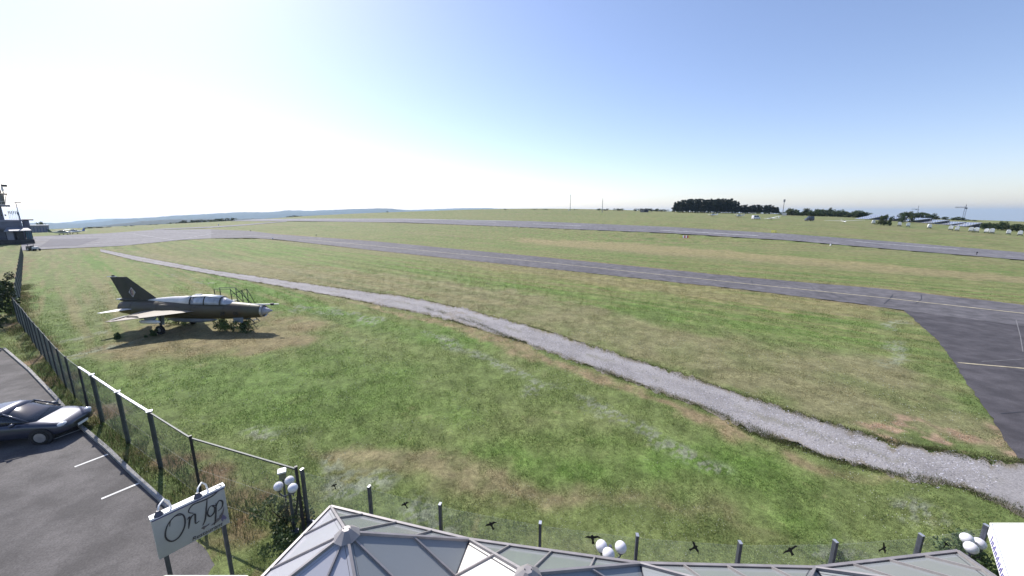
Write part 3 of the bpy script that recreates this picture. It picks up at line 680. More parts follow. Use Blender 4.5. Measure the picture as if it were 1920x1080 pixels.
    MB().tube([(S(-.55), 0, 2.45), (S(-.1), 0, 2.45)], [.05, .1], 10).build('tail_cap', M_SPINE, j)
    # diamond emblem on both faces of the fin
    for sg in (-1, 1):
        cx, cz, a, b = S(1.05), 3.08, .30, .42; y = sg * .088
        o = MB().prism([(cx - a, y, cz), (cx, y, cz - b), (cx + a, y, cz), (cx, y, cz + b)], (0, sg * .004, 0)).build('emblem', mat('emblem_pale', (.42, .42, .44), .6, .2, 6), fin)
        for q, cm in ((-.12, (.05, .04, .05)), (.0, (.25, .13, .13)), (.12, (.42, .36, .22))):
            w = .05; h0 = b * (1 - abs(q - w) / a) * .8; h1 = b * (1 - abs(q + w) / a) * .8
            MB().prism([(cx + q - w, y, cz - h0), (cx + q + w, y, cz - h1), (cx + q + w, y, cz + h1), (cx + q - w, y, cz + h0)], (0, sg * .007, 0)).build('emblem_stripe', mat('emblem_%d' % int(q * 100), cm, .6, .15, 6), o)
    # wings, flaps, stabilators, fence
    for sg in (-1, 1):
        w = surf((S(6.95), sg * .55, 1.72), (S(2.55), sg * .55, 1.70), (S(2.55), sg * 3.58, 1.62), (S(3.05), sg * 3.58, 1.62), .20, 'wing', M_WING, j)
        for c0, c1, y0, y1, nm in ((2.62, 3.0, 2.3, 3.35, 'aileron_gap'), (2.62, 3.05, 1.0, 2.1, 'flap_gap')):
            MB().prism([(S(c0), sg * y0, 1.715), (S(c1 + .02), sg * y0, 1.735), (S(c1 - .05), sg * (y1 - .1), 1.69), (S(c0), sg * y1, 1.68)], (0, 0, .02)).build(nm, M_DARK if nm == 'aileron_gap' else M_WING, w)
        MB().prism([(S(3.1), sg * 2.55, 1.66), (S(4.2), sg * 2.55, 1.66), (S(4.0), sg * 2.55, 1.80), (S(3.15), sg * 2.55, 1.78)], (0, sg * .02, 0)).build('wing_fence', M_WING, w)
        py = MB().prism([(S(3.9), sg * 2.0, 1.62), (S(5.0), sg * 2.0, 1.62), (S(4.8), sg * 2.0, 1.33), (S(4.0), sg * 2.0, 1.33)], (0, sg * .09, 0)).build('pylon', M_JETB, w)
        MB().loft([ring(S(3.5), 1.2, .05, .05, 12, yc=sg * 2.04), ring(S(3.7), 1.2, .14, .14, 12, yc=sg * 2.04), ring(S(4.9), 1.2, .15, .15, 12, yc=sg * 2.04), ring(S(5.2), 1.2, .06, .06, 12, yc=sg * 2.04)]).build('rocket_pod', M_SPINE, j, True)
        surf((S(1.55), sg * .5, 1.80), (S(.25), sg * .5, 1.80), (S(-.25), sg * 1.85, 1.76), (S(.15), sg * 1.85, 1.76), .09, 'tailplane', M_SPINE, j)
        MB().tube([(S(4.45), sg * 1.15, 1.62), (S(4.4), sg * 1.35, .42)], .07, 8).build('main_gear_leg', M_DARK, j)
        wl_ = wheel_mb((S(4.4), sg * 1.42, .36), .36, .2).build('main_wheel', M_RUBBER, j); MB().tube([(S(4.4), sg * 1.33, .36), (S(4.4), sg * 1.51, .36)], .17, 12).build('rim', M_METAL, wl_)
        MB().prism([(S(4.2), sg * 1.2, 1.55), (S(4.75), sg * 1.2, 1.55), (S(4.7), sg * 1.28, .75), (S(4.25), sg * 1.28, .75)], (0, sg * .03, 0)).build('gear_door', M_JETB, j)
        MB().prism([(S(9.75), sg * .32, 1.2), (S(10.6), sg * .32, 1.2), (S(10.6), sg * .4, .78), (S(9.75), sg * .4, .78)], (0, sg * .02, 0)).build('nose_gear_door', M_JETB, j)
        t = text_mesh('registration', '24', .42, M_BLACK, j, (S(9.15), sg * .672, 1.56), (math.pi / 2 - .12, 0, 0 if sg < 0 else math.pi), .012)
        t = text_mesh('registration', '05', .42, M_BLACK, j, (S(10.25), sg * .60, 1.56), (math.pi / 2 - .12, 0, .05 if sg < 0 else math.pi - .05), .012)
    MB().prism([(S(.9), -.02, 1.2), (S(3.1), -.02, 1.12), (S(2.9), -.02, .95), (S(1.1), -.02, .78)], (0, .04, 0)).build('ventral_fin', M_JET, j)
    MB().loft([ring(S(3.6), .82, .03, .03, 14), ring(S(4.3), .82, .17, .17, 14), ring(S(5.2), .82, .22, .22, 14), ring(S(6.6), .82, .22, .22, 14), ring(S(7.5), .84, .15, .15, 14), ring(S(8.1), .86, .02, .02, 14)]).build('drop_tank', mat('tank_blue_grey', (.20, .22, .26), .5, .2, 2), j, True)
    MB().box((S(5.7), 0, 1.06), (S(1.0), .1, .1)).build('tank_pylon', M_JETB, j)
    MB().tube([(S(10.1), 0, 1.2), (S(10.15), 0, .45)], .06, 8).build('nose_gear_leg', M_METAL, j)
    nw = wheel_mb((S(10.15), 0, .27), .27, .16).build('nose_wheel', M_RUBBER, j); MB().tube([(S(10.15), -.09, .27), (S(10.15), .09, .27)], .12, 12).build('rim', M_METAL, nw)
    for s in (5.35, 6.9): MB().box((S(s), -.62, 2.02), (S(.32), .05, .05)).build('air_scoop', M_FIN, j)
    MB().loft([ring(S(3.5), 2.12, .02, .03, 10, yc=-.5), ring(S(3.9), 2.14, .10, .08, 10, yc=-.5), ring(S(4.6), 2.13, .03, .04, 10, yc=-.52)]).build('fairing', M_WING, j, True)
    return j
jet = make_jet()
def boarding_stand():
    b = at_y(415, 560, 31.3); o = thing('boarding_stand', (b.x, 31.3, 0), 0, 'green steel boarding stand with handrails behind the jet cockpit', 'stairs'); m = mat('stand_green', (.05, .065, .045), .6, .3, 5)
    MB().box((.2, .3, 1.95), (1.5, .7, .05)).build('platform', m, o)
    for x, y in ((-.5, 0), (.9, 0), (-.5, .62), (.9, .62)): MB().bar((x, y, 0), (x, y, 3.05), .045).build('post', m, o)
    for y in (0, .62):
        MB().bar((-.5, y, 3.05), (.9, y, 3.05), .04).build('handrail', m, o); MB().bar((.9, y, 3.0), (2.7, y, .95), .04).build('handrail', m, o)
        MB().bar((.9, y, 1.95), (2.6, y, .02), .06).build('stringer', m, o)
        MB().bar((1.85, y, .85), (1.85, y, 2.95), .04).build('post', m, o); MB().bar((1.85, y, 2.95), (2.75, y, .9), .035).build('handrail', m, o); MB().bar((1.0, y, 2.6), (1.85, y, 2.95), .03).build('handrail', m, o)
    for k in range(7): MB().box((1.05 + k * .22, .31, 1.72 - k * .25), (.2, .6, .03)).build('step', m, o)
boarding_stand()

# ================================================================== FOLIAGE
def leaf_cloud(n, clumps, size, seed, droop=0.0):
    g = np.random.default_rng(seed); C = np.array([c[:3] for c in clumps], float); R = np.array([c[3:6] if len(c) > 4 else (c[3],) * 3 for c in clumps], float)
    w = R.prod(1) ** .67; k = g.choice(len(C), n, p=w / w.sum())
    d = g.normal(size=(n, 3)); d /= np.linalg.norm(d, axis=1)[:, None]
    p = C[k] + d * R[k] * (g.random(n) ** .4 * .98 + .04)[:, None]
    a = g.normal(size=(n, 3)); a /= np.linalg.norm(a, axis=1)[:, None]; b = np.cross(a, g.normal(size=(n, 3))); b /= np.linalg.norm(b, axis=1)[:, None] + 1e-9
    s = (size * (.55 + g.random(n) * .9))[:, None]
    V = np.stack([p - a * s * .5, p + b * s * .32, p + a * s * .5, p - b * s * .32], 1).reshape(-1, 3)
    return V, np.arange(4 * n).reshape(n, 4)
M_BARK = mat('bark', (.075, .055, .04), .9, .35, 6, bump=.4)
M_LEAFS = [mat('leaf_dark', (.026, .042, .016), .75, .45, .6, transl=.25, coord='Object'), mat('leaf_mid', (.045, .075, .022), .7, .45, .6, transl=.3), mat('leaf_olive', (.065, .085, .03), .7, .4, .6, transl=.3), mat('leaf_pine', (.020, .032, .020), .8, .4, .5, transl=.15)]
def tree_proto(kind, seed, H=8.0):
    g = random.Random(seed); o = thing('pine_tree' if kind == 'pine' else 'tree' if kind == 'round' else 'shrub', (0, 0, 0))
    if kind == 'pine':
        tr = MB().tube([(0, 0, -.3), (.05, .02, H * .4), (.0, .05, H * .93)], [.22, .16, .04], 6)
        for k in range(6):
            a = g.random() * 6.3; z = H * g.uniform(.35, .85); tr.tube([(0, 0, z), (math.cos(a) * H * .12, math.sin(a) * H * .12, z + H * .06)], [.06, .02], 4)
        cl = []
        for k in range(16):
            z = g.uniform(.2, 1.0); r = (.17 * (1.15 - z) + .07) * H; a = g.random() * 6.3; q = g.random() * r * .8
            cl.append((math.cos(a) * q, math.sin(a) * q, z * H - .6, r * .55, r * .55, r * .45))
        V, F = leaf_cloud(900, cl, .95, seed); m = M_LEAFS[3]
    elif kind == 'round':
        tr = MB().tube([(0, 0, -.3), (.08, .05, H * .3), (.1, 0, H * .6)], [.25, .2, .08], 6)
        for k in range(6):
            a = g.random() * 6.3; tr.tube([(.08, .05, H * g.uniform(.2, .4)), (math.cos(a) * H * .25, math.sin(a) * H * .25, H * g.uniform(.5, .8))], [.1, .03], 4)
        cl = [(g.gauss(0, .17) * H, g.gauss(0, .17) * H, H * g.uniform(.16, .86), H * g.uniform(.13, .22)) for _ in range(20)]
        V, F = leaf_cloud(1100, cl, .75, seed); m = M_LEAFS[g.choice([0, 1, 1, 2])]
    else:
        tr = MB()
        for k in range(5):
            a = g.random() * 6.3; tr.tube([(0, 0, -.1), (math.cos(a) * H * .25, math.sin(a) * H * .25, H * .6)], [.05 * H, .015 * H], 4)
        cl = [(g.gauss(0, .28) * H, g.gauss(0, .28) * H, H * g.uniform(.15, .75), H * g.uniform(.15, .26)) for _ in range(10)]
        V, F = leaf_cloud(420, cl, .085 * H + .1, seed); m = M_LEAFS[g.choice([0, 1, 1, 2])]
    V[:, 2] = np.maximum(V[:, 2], .02)
    tr.build('trunk', M_BARK, o); np_mesh('crown', V, F, m, parent=o)
    return o
PINES = [tree_proto('pine', 100 + k, 14) for k in range(5)]; ROUNDS = [tree_proto('round', 200 + k, 8) for k in range(7)]; SHRUBS = [tree_proto('shrub', 300 + k, 2.5) for k in range(6)]
_used = set()
def put(pool, i, loc, rz, sc, label, cat, group=None):
    p = pool[i % len(pool)]
    if p.name not in _used:
        _used.add(p.name); o = p; o.location = loc; o.rotation_euler = (0, 0, rz); o.scale = sc
    else: o = dup(p, loc, rz, sc)
    for k in ('group',):
        if k in o: del o[k]
    return tag(o, label, cat, group)
rg = random.Random(5)
def grove():
    i = 0
    for row, (Y, n) in enumerate(((418, 24), (430, 23), (444, 22))):
        for k in range(n):
            px = 1261 + (1386 - 1261) * (k + rg.uniform(.1, .9)) / n; p = on_far(px, Y + rg.uniform(-4, 4))
            topy = 371 + rg.uniform(0, 3.5) + (7 * max(0, (1285 - px) / 25)) + 9 * max(0, (px - 1372) / 15); h = at_y(px, topy, p.y).z - p.z; s = h / 14
            put(PINES, i, p, rg.uniform(0, 6), (s * 1.2, s * 1.2, s), 'tall dark pine in the dense grove on the horizon', 'tree', 'tall pines of the grove'); i += 1
    for row, (Y, n) in enumerate(((425, 15), (438, 14))):
        for k in range(n):
            px = 1388 + (1459 - 1388) * (k + rg.uniform(.1, .9)) / n; p = on_far(px, Y + rg.uniform(-4, 4)); topy = 383 + rg.uniform(0, 2.5) + 6 * max(0, (px - 1445) / 15); h = at_y(px, topy, p.y).z - p.z; s = h / 14
            put(PINES, i, p, rg.uniform(0, 6), (s * 1.7, s * 1.7, s), 'lower dark pine at the right end of the grove', 'tree', 'lower pines of the grove'); i += 1
    for k in range(12):
        px = 1262 + 195 * (k + rg.random()) / 12; p = on_far(px, 411 + rg.uniform(-2, 2)); s = rg.uniform(.6, 1.0)
        put(SHRUBS, k, p, rg.uniform(0, 6), (s * 1.5, s * 1.5, s), 'small bush at the foot of the pine grove', 'bush', 'bushes at the foot of the grove')
grove()
ORD = ['first', 'second', 'third', 'fourth', 'fifth', 'sixth', 'seventh', 'eighth', 'ninth', 'tenth', 'eleventh', 'twelfth', 'thirteenth', 'fourteenth', 'fifteenth', 'sixteenth', 'seventeenth', 'eighteenth', 'nineteenth', 'twentieth', 'twenty-first', 'twenty-second', 'twenty-third', 'twenty-fourth']
def row_of(pool, specs, label0, cat, group):
    specs = sorted(specs)
    for i, (px, topy, Y, wpx) in enumerate(specs):
        label = label0 + (', leftmost' if i == 0 else ', rightmost' if i == len(specs) - 1 else ', %s from left' % ORD[i])
        p = on_far(px, Y); h = max(.8, at_y(px, topy, Y).z - p.z); w = wpx * Y / FPX
        base = {'tree': 8, 'bush': 2.5}[cat]; put(pool, i + int(px), p, rg.uniform(0, 6), (w / base / .75, w / base / .75, h / base), label, cat, group)
row_of(ROUNDS, [(1478, 390, 345, 12), (1484, 391, 340, 14), (1493, 392, 350, 10), (1500, 397, 335, 9), (1507, 393, 345, 10), (1513, 390, 345, 13), (1522, 395, 335, 9), (1529, 391, 345, 10), (1537, 393, 340, 11), (1543, 392, 340, 10), (1550, 393, 335, 11), (1556, 389, 350, 9), (1562, 395, 335, 9), (1570, 393, 340, 12), (1577, 395, 330, 11), (1583, 396, 335, 10), (1591, 400, 320, 12), (1600, 396, 335, 8), (1606, 394, 330, 9), (1613, 395, 322, 14), (1620, 397, 320, 12), (1518, 396, 330, 8), (1535, 397, 330, 8)], 'rounded green tree in the row left of the solar panels', 'tree', 'trees in the row left of the solar panels')
row_of(ROUNDS, [(1466 + 9.5 * k, 397.5 + (k * 37 % 5) * .7, 352 - k * 2.0, 12) for k in range(17)], 'low tree behind the tree row left of the panels', 'tree', 'low trees behind the row left of the panels')
row_of(ROUNDS, [(1692, 398, 330, 10), (1699, 397, 330, 12), (1707, 396, 335, 12), (1715, 399, 330, 10), (1722, 397.5, 330, 11), (1731, 398, 330, 9), (1740, 400, 325, 12), (1748, 402, 325, 10), (1755, 405, 320, 9)], 'green tree rising behind the middle rows of solar panels', 'tree', 'trees behind the solar panels')
row_of(ROUNDS, [(1772, 406, 320, 10), (1786, 408, 315, 8), (1793, 406.5, 315, 9), (1803, 408, 315, 8), (1812, 411, 312, 9), (1828, 413, 305, 9)], 'dark tree below the tower crane', 'tree', 'trees below the crane')
row_of(ROUNDS, [(1845, 418, 205, 9), (1853, 417, 205, 10), (1862, 418, 202, 10), (1871, 421, 200, 8), (1877, 414, 205, 12), (1886, 419, 200, 10), (1897, 421, 196, 9), (1906, 420, 196, 10), (1916, 421, 193, 11), (1928, 420, 190, 12)], 'dark green tree at the right end of the horizon', 'tree', 'trees at the right end of the horizon')
row_of(ROUNDS, [(1838 + 9 * k, 417.5 + (k * 29 % 7) * .5 + k * .25, 218 - k * 1.5, 12) for k in range(11)], 'low dark tree filling the back of the right-hand tree line', 'tree', 'back row of the right-hand tree line')
row_of(ROUNDS, [(1690, 402, 240, 9), (1708, 402.5, 245, 6)], 'small round tree in front of the solar panels', 'tree', 'trees in front of the solar panels')
row_of(ROUNDS, [(1651, 404, 187, 9), (1658, 402, 188, 8), (1667, 405, 186, 8)], 'stubby dark tree standing among the glider trailers', 'tree', 'trees among the glider trailers')
row_of(SHRUBS, [(1124, 390.5, 450, 8), (1133, 392, 450, 5), (1139, 390.5, 450, 5), (1158, 390, 450, 9), (1163, 391, 450, 7), (1190, 392.5, 448, 5), (1203, 390, 460, 10), (1213, 390, 462, 10), (1222, 390, 462, 10), (1231, 391, 460, 10), (1240, 391.5, 460, 8), (1246, 392, 455, 6)], 'dark shrub on the skyline left of the pine grove', 'bush', 'shrubs left of the grove')
row_of(SHRUBS, [(947, 391, 470, 4), (1003, 391.5, 465, 5), (1022, 391, 465, 5), (1078, 393, 455, 4), (726, 395.5, 515, 3)], 'tiny shrub on the skyline above the runway', 'bush', 'shrubs on the middle skyline')
row_of(SHRUBS, [(340, 414, 430, 8), (348, 412, 432, 10), (358, 412.5, 434, 9), (366, 411.5, 436, 9), (375, 411.5, 438, 9), (383, 411.5, 440, 9), (392, 411, 442, 9), (400, 410, 446, 9), (408, 409, 450, 9), (417, 408.5, 454, 9), (425, 407.5, 458, 9), (433, 407, 460, 9)], 'dark hedge bush beyond the far end of the runway', 'bush', 'hedge beyond the runway end')
row_of(SHRUBS, [(545, 404, 512, 7), (552, 403.5, 512, 8), (559, 404, 512, 6)], 'small dark bush on the slope below the blue hills', 'bush', 'bushes below the blue hills')
row_of(SHRUBS, [(160, 427.5, 320, 8), (168, 425.5, 322, 9), (175, 424.5, 324, 9), (184, 425, 326, 8), (193, 427, 330, 7), (206, 427, 335, 6), (236, 424, 350, 4), (246, 424, 352, 5), (280, 420.5, 372, 6), (290, 420.5, 376, 6), (320, 417, 400, 7), (330, 416, 410, 7)], 'dark bush right of the parked planes by the apron', 'bush', 'bushes beyond the apron')

# ================================================================== FAR FIELD: planes, gliders, trailers, solar rows, masts
class Frame:
    """upright plane facing the viewer at a photo column, for things seen far off"""
    def __init__(s, px, Y, z=None):
        p = on_far(px, Y); s.o = p; s.b = Vector((p.x, p.y, 0)).normalized(); s.r = Vector((s.b.y, -s.b.x, 0)); s.rz = math.atan2(s.r.y, s.r.x)
    def uz(s, px, py):
        a, f, d = ray(px, py); v = Vector((a, f, -d)); t = s.o.dot(s.b) / v.dot(s.b); q = Vector((0, 0, CAM_H)) + v * t - s.o
        return q.dot(s.r), q.z
M_GWHITE = mat('gelcoat_white', (.80, .80, .80), .25, .05, 1, spec=.6)
M_DGLASS = mat('dark_glass', (.02, .025, .035), .1, .2, 3, spec=.8)
def light_plane(loc, rz, label, body=(.75, .75, .74), accent=(.02, .03, .12), high=False, group=None):
    o = thing('light_aircraft', loc, rz, label, 'plane', group); mb_ = mat('plane_body_%s' % str(body), body, .35, .08, 1); ac = mat('plane_accent_%s' % str(accent), accent, .4, .2, 1)
    MB().loft([ring(-4.2, 1.25, .05, .1, 12), ring(-3, 1.2, .15, .22, 12), ring(-1, 1.15, .42, .5, 12), ring(.4, 1.15, .55, .6, 12), ring(1.7, 1.08, .5, .45, 12), ring(2.5, 1.05, .3, .28, 12), ring(2.7, 1.05, .1, .1, 12)]).build('fuselage', mb_, o, True)
    MB().loft([half_ring(-1.3, 1.4, .3, 1.6), half_ring(-.4, 1.5, .48, 2.0), half_ring(.6, 1.5, .48, 2.02), half_ring(1.5, 1.45, .35, 1.52)]).build('canopy', M_DGLASS, o, True)
    zw = 2.02 if high else .85
    for sg in (-1, 1):
        surf((.9, sg * .3, zw), (-.6, sg * .3, zw), (-.4, sg * 4.6, zw + .25), (.6, sg * 4.6, zw + .25), .2, 'wing', mb_, o, .6)
        surf((-3.3, sg * .08, 1.35), (-4.1, sg * .08, 1.35), (-4.1, sg * 1.5, 1.35), (-3.6, sg * 1.5, 1.35), .08, 'tailplane', mb_, o)
        MB().tube([(-.2, sg * .4, .8), (-.25, sg * 1.1, .25)], .05, 6).build('gear_leg', M_METAL, o); wheel_mb((-.25, sg * 1.15, .22), .22, .14, 10).build('wheel', M_RUBBER, o)
    surf((-3.0, 0, 1.35), (-4.3, 0, 1.2), (-4.6, 0, 2.5), (-3.9, 0, 2.5), .1, 'tail_fin', ac, o)
    MB().tube([(1.7, 0, .8), (1.8, 0, .25)], .05, 6).build('nose_gear', M_METAL, o); wheel_mb((1.8, 0, .2), .2, .12, 10).build('wheel', M_RUBBER, o)
    MB().box((2.72, 0, 1.05), (.04, .14, 1.7)).build('propeller', M_DARK, o)
    return o
def glider(loc, rz, label, span=16.5, bank=.02, group=None):
    o = thing('glider', loc, rz, label, 'glider', group); o.rotation_euler = (bank, 0, rz)
    MB().loft([ring(-4.6, 1.0, .05, .08, 12), ring(-2.5, .95, .12, .14, 12), ring(-.6, .9, .2, .26, 12), ring(.8, .85, .33, .42, 12), ring(2.0, .78, .28, .34, 12), ring(2.8, .7, .06, .08, 12)]).build('fuselage', M_GWHITE, o, True)
    MB().loft([half_ring(.4, 1.1, .2, 1.25), half_ring(1.0, 1.05, .28, 1.36), half_ring(1.8, 1.0, .25, 1.22), half_ring(2.3, .9, .1, .95)]).build('canopy', M_DGLASS, o, True)
    for sg in (-1, 1):
        surf((.55, sg * .2, 1.12), (-.45, sg * .2, 1.12), (-.1, sg * span / 2, 1.12 + .35), (.3, sg * span / 2, 1.12 + .35), .17, 'wing', M_GWHITE, o, .5)
        surf((-3.95, 0, 2.1), (-4.6, 0, 2.1), (-4.55, sg * 1.5, 2.12), (-4.25, sg * 1.5, 2.12), .06, 'tailplane', M_GWHITE, o)
    surf((-3.8, 0, 1.0), (-4.7, 0, .9), (-4.65, 0, 2.1), (-4.0, 0, 2.1), .1, 'tail_fin', M_GWHITE, o); wheel_mb((.4, 0, .3), .28, .14, 10).build('wheel', M_RUBBER, o)
    return o
def vehicle(loc, rz, label, cat, body, L=5.0, W=2.0, H=2.4, hood=.8, name='van'):
    """box van or car; nose towards +x"""
    o = thing(name, loc, rz, label, cat); m = mat('body_%s' % str(body), body, .3, .08, 1, coat=.5); h2 = L / 2
    belt = .45 * H + .2; nose = belt - .05
    prof = [(-h2, .35), (h2 - .1, .35), (h2, .6), (h2 - .08, nose - .08), (h2 - hood, nose + .1), (h2 - hood - .75 * (H - belt), H), (-h2 + .15, H), (-h2, belt)] if name == 'van' else [(-h2, .35), (h2 - .1, .32), (h2, .55), (h2 - .1, nose - .12), (h2 - hood, nose + .06), (h2 - hood - .85, H), (-h2 + 1.05, H - .02), (-h2 + .2, belt + .05), (-h2, belt - .1)]
    def cs(p, k): return [(x, y * W / 2 * (1 if z < belt else 1 - .16 * (z - belt) / (H - belt)), z) for (x, z) in p for y in (k,)]
    MB().loft([cs(prof, -1), cs(prof, -.5), cs(prof, .5), cs(prof, 1)]).build('body', m, o, False, .05)
    for sg in (-1, 1):
        yb, yt = sg * (W / 2 + .006), sg * (W / 2 * .87 + .006); roof_f = h2 - hood - .75 * (H - belt) if name == 'van' else h2 - hood - .85
        rear = -h2 + .35 if name == 'van' else -h2 + .95
        for a, b in ((rear, (rear + roof_f) / 2 - .05), ((rear + roof_f) / 2 + .05, roof_f + .2)):
            MB().prism([(a, yb, belt + .04), (b + (.25 if b > 0 else 0), yb, belt + .04), (b, yt, H - .14), (a + .1, yt, H - .14)], (0, sg * .012, 0)).build('side_window', M_DGLASS, o)
        for x in (-h2 + .85, h2 - .85):
            w_ = wheel_mb((x, sg * (W / 2 - .1), .33), .33, .22, 14).build('wheel', M_RUBBER, o); MB().tube([(x, sg * (W / 2 - .02), .33), (x, sg * (W / 2 + .02), .33)], .2, 12).build('rim', M_METAL, w_)
        MB().box((h2 - .09, sg * W * .36, nose - .25), (.14, .36, .16)).build('headlight', mat('lamp_lens', (.6, .62, .65), .15, .1, 4), o, False, .02)
        MB().box((-h2 + .02, sg * W * .42, belt - .2), (.06, .16, .3)).build('tail_light', mat('red_lens', (.3, .01, .01), .25, .1, 4), o)
        MB().box((h2 - hood - .35, sg * (W / 2 + .1), belt + .12), (.12, .2, .14)).build('mirror', m, o, False, .02)
    xf = h2 - hood; xr = (h2 - hood - .75 * (H - belt)) if name == 'van' else h2 - hood - .85
    MB().prism([(xf - .08, -W * .40, belt + .14), (xf - .08, W * .40, belt + .14), (xr + .1, W * .37, H - .1), (xr + .1, -W * .37, H - .1)], (.03, 0, .03)).build('windscreen', M_DGLASS, o)
    MB().box((h2, 0, .62), (.05, W * .55, .16)).build('grille', M_DARK, o); MB().box((h2 + .01, 0, .48), (.03, .5, .1)).build('number_plate', M_WHITE, o)
    return o
def make_car(loc, rz, label):
    o = thing('parked_car', loc, rz, label, 'car'); m = mat('car_paint', (.045, .05, .075), .32, .08, 1, metal=.35, coat=.6)
    st = [(-2.15, .62, .42, .82), (-2.08, .80, .32, .96), (-1.8, .87, .26, 1.02), (-1.2, .90, .24, 1.02), (0, .90, .24, 1.0), (.9, .90, .24, .98), (1.45, .88, .25, .90), (1.85, .83, .28, .82), (2.08, .70, .34, .72), (2.16, .52, .42, .64)]
    MB().loft([ring(x, (a + b) / 2, w, (b - a) / 2, 28, 4.5) for x, w, a, b in st]).build('body', m, o, True)
    def hr(x, z0, w, top, e=2.6, n=14): return [(x, w * math.copysign(abs(math.cos(math.pi * i / n)) ** (2 / e), math.cos(math.pi * i / n)), z0 + (top - z0) * math.sin(math.pi * i / n) ** (2 / e)) for i in range(n + 1)]
    MB().loft([hr(-1.95, .93, .62, .99), hr(-1.45, .93, .76, 1.28), hr(-.9, .93, .79, 1.43), (hr(-.2, .93, .80, 1.47)), hr(.25, .93, .79, 1.40), hr(.75, .93, .74, 1.14), hr(1.15, .90, .66, .96)]).build('glasshouse', M_DGLASS, o, True)
    MB().loft([hr(-1.4, 1.22, .60, 1.31, 3), hr(-.9, 1.30, .66, 1.46, 3), hr(-.2, 1.32, .67, 1.495, 3), hr(.22, 1.30, .64, 1.43, 3)]).build('roof', m, o, True)
    for sg in (-1, 1):
        for pts in ([(.95, sg * .74, .98), (.5, sg * .70, 1.22), (.15, sg * .64, 1.38)], [(-.25, sg * .81, .98), (-.28, sg * .74, 1.3), (-.3, sg * .64, 1.42)], [(-1.75, sg * .74, .98), (-1.4, sg * .70, 1.24), (-1.1, sg * .62, 1.38)]): MB().tube(pts, .035, 6).build('pillar', m, o, True)
        for x in (-1.35, 1.35):
            MB().tube([(x, sg * .80, .34), (x, sg * .906, .34)], .385, 20).build('wheel_arch', M_DARK, o); w = wheel_mb((x, sg * .83, .32), .32, .2, 20).build('wheel', M_RUBBER, o); MB().tube([(x, sg * .86, .32), (x, sg * .935, .32)], .2, 14).build('rim', M_METAL, w)
        MB().sphere((1.93, sg * .62, .70), .17, 12, 8, (.8, 1.1, .55)).build('headlight', mat('lamp_lens', (.6, .62, .65), .15, .1, 4), o, True); MB().sphere((-2.02, sg * .66, .84), .14, 12, 8, (.6, 1, .9)).build('tail_light', mat('red_lens', (.3, .01, .01), .25, .1, 4), o, True)
        MB().sphere((.62, sg * .97, 1.0), .1, 10, 6, (.7, 1.1, .8)).build('mirror', m, o, True); MB().box((-.1, sg * .905, .80), (.18, .02, .03)).build('handle', M_METAL, o)
    MB().box((2.14, 0, .56), (.06, .8, .13)).build('grille', M_DARK, o, False, .01); MB().box((2.17, 0, .42), (.02, .5, .1)).build('number_plate', M_WHITE, o)
    return o
p = on_far(1337, 283); light_plane(p, rad(200), 'white light aircraft with dark stripe, left of the parked planes before the pine grove', (.75, .75, .76), (.7, .7, .72))
p = on_far(1386, 272); light_plane(p, rad(195), 'white light aircraft with propeller between the striped plane and the white van', (.72, .72, .72), (.6, .6, .62), True)
vehicle(on_far(1417, 250), rad(12), 'white van with dark windows beside the glider wing below the grove', 'van', (.7, .7, .72), 5.2, 2.0, 2.5)
glider(on_far(1447, 245), rad(118), 'white glider with one wing low, right of the white van', 17.0, -.10)
vehicle(on_far(1517, 228), rad(170), 'dark blue van parked alone on the grass before the tree row', 'van', (.018, .022, .05), 4.4, 2.0, 2.9)
glider(on_far(1582, 203), rad(-115), 'white glider facing the runway with level wings, left of the trailers', 17.0, .02)
def trailer_proto():
    o = thing('glider_trailer', (0, 0, 0), 0, 'x', 'trailer'); prof = [(-.8, .55), (.8, .55), (.95, .9), (.95, 1.5), (.8, 1.95), (.45, 2.2), (-.45, 2.2), (-.8, 1.95), (-.95, 1.5), (-.95, .9)]
    MB().loft([[(x * .92, -2.2, z) for x, z in prof], [(x, -1.9, z) for x, z in prof], [(x, 1.6, z) for x, z in prof], [(x * .7, 2.4, .5 + (z - .5) * .8) for x, z in prof]]).build('body', M_GWHITE, o)
    MB().box((0, 0, .48), (1.3, 4.2, .16)).build('chassis', M_DARK, o); MB().bar((0, 2.3, .5), (0, 3.6, .45), .12).build('drawbar', M_DARK, o)
    for sg in (-1, 1): wheel_mb((sg * .85, 0, .32), .32, .2, 12).build('wheel', M_RUBBER, o).matrix_local = Matrix.Translation((sg * .85, 0, 0)) @ Matrix.Rotation(math.pi / 2, 4, 'Z') @ Matrix.Translation((-sg * .85, 0, 0))
    MB().box((0, -2.2, .7), (1.5, .06, .18)).build('light_bar', M_DARK, o)
    return o
TP0 = trailer_proto()
tx = [1637, 1686, 1702, 1742, 1782, 1794, 1820, 1830, 1849, 1859, 1890, 1912]
ords = ['first', 'second', 'third', 'fourth', 'fifth', 'sixth', 'seventh', 'eighth', 'ninth', 'tenth', 'eleventh', 'last']
for i, px in enumerate(tx):
    Y = np.interp(px, [1637, 1700, 1800, 1912], [196, 180, 163, 148]); p = on_far(px, Y + rg.uniform(-1, 1)); rz = -math.atan2(p.x, p.y) + rg.uniform(-.1, .1); s = rg.uniform(.86, 1.0)
    lab = 'white glider trailer seen end-on, %s from the left of the parked line' % ords[i]
    if i == 0: o = TP0; o.location = p; o.scale = (.7, .8, 1); o.rotation_euler = (0, 0, rz); o['label'] = lab; o['group'] = 'glider trailers parked in a line'
    else: o = dup(TP0, p, rz, (s * .7, s * .8, s), lab, 'glider trailers parked in a line')
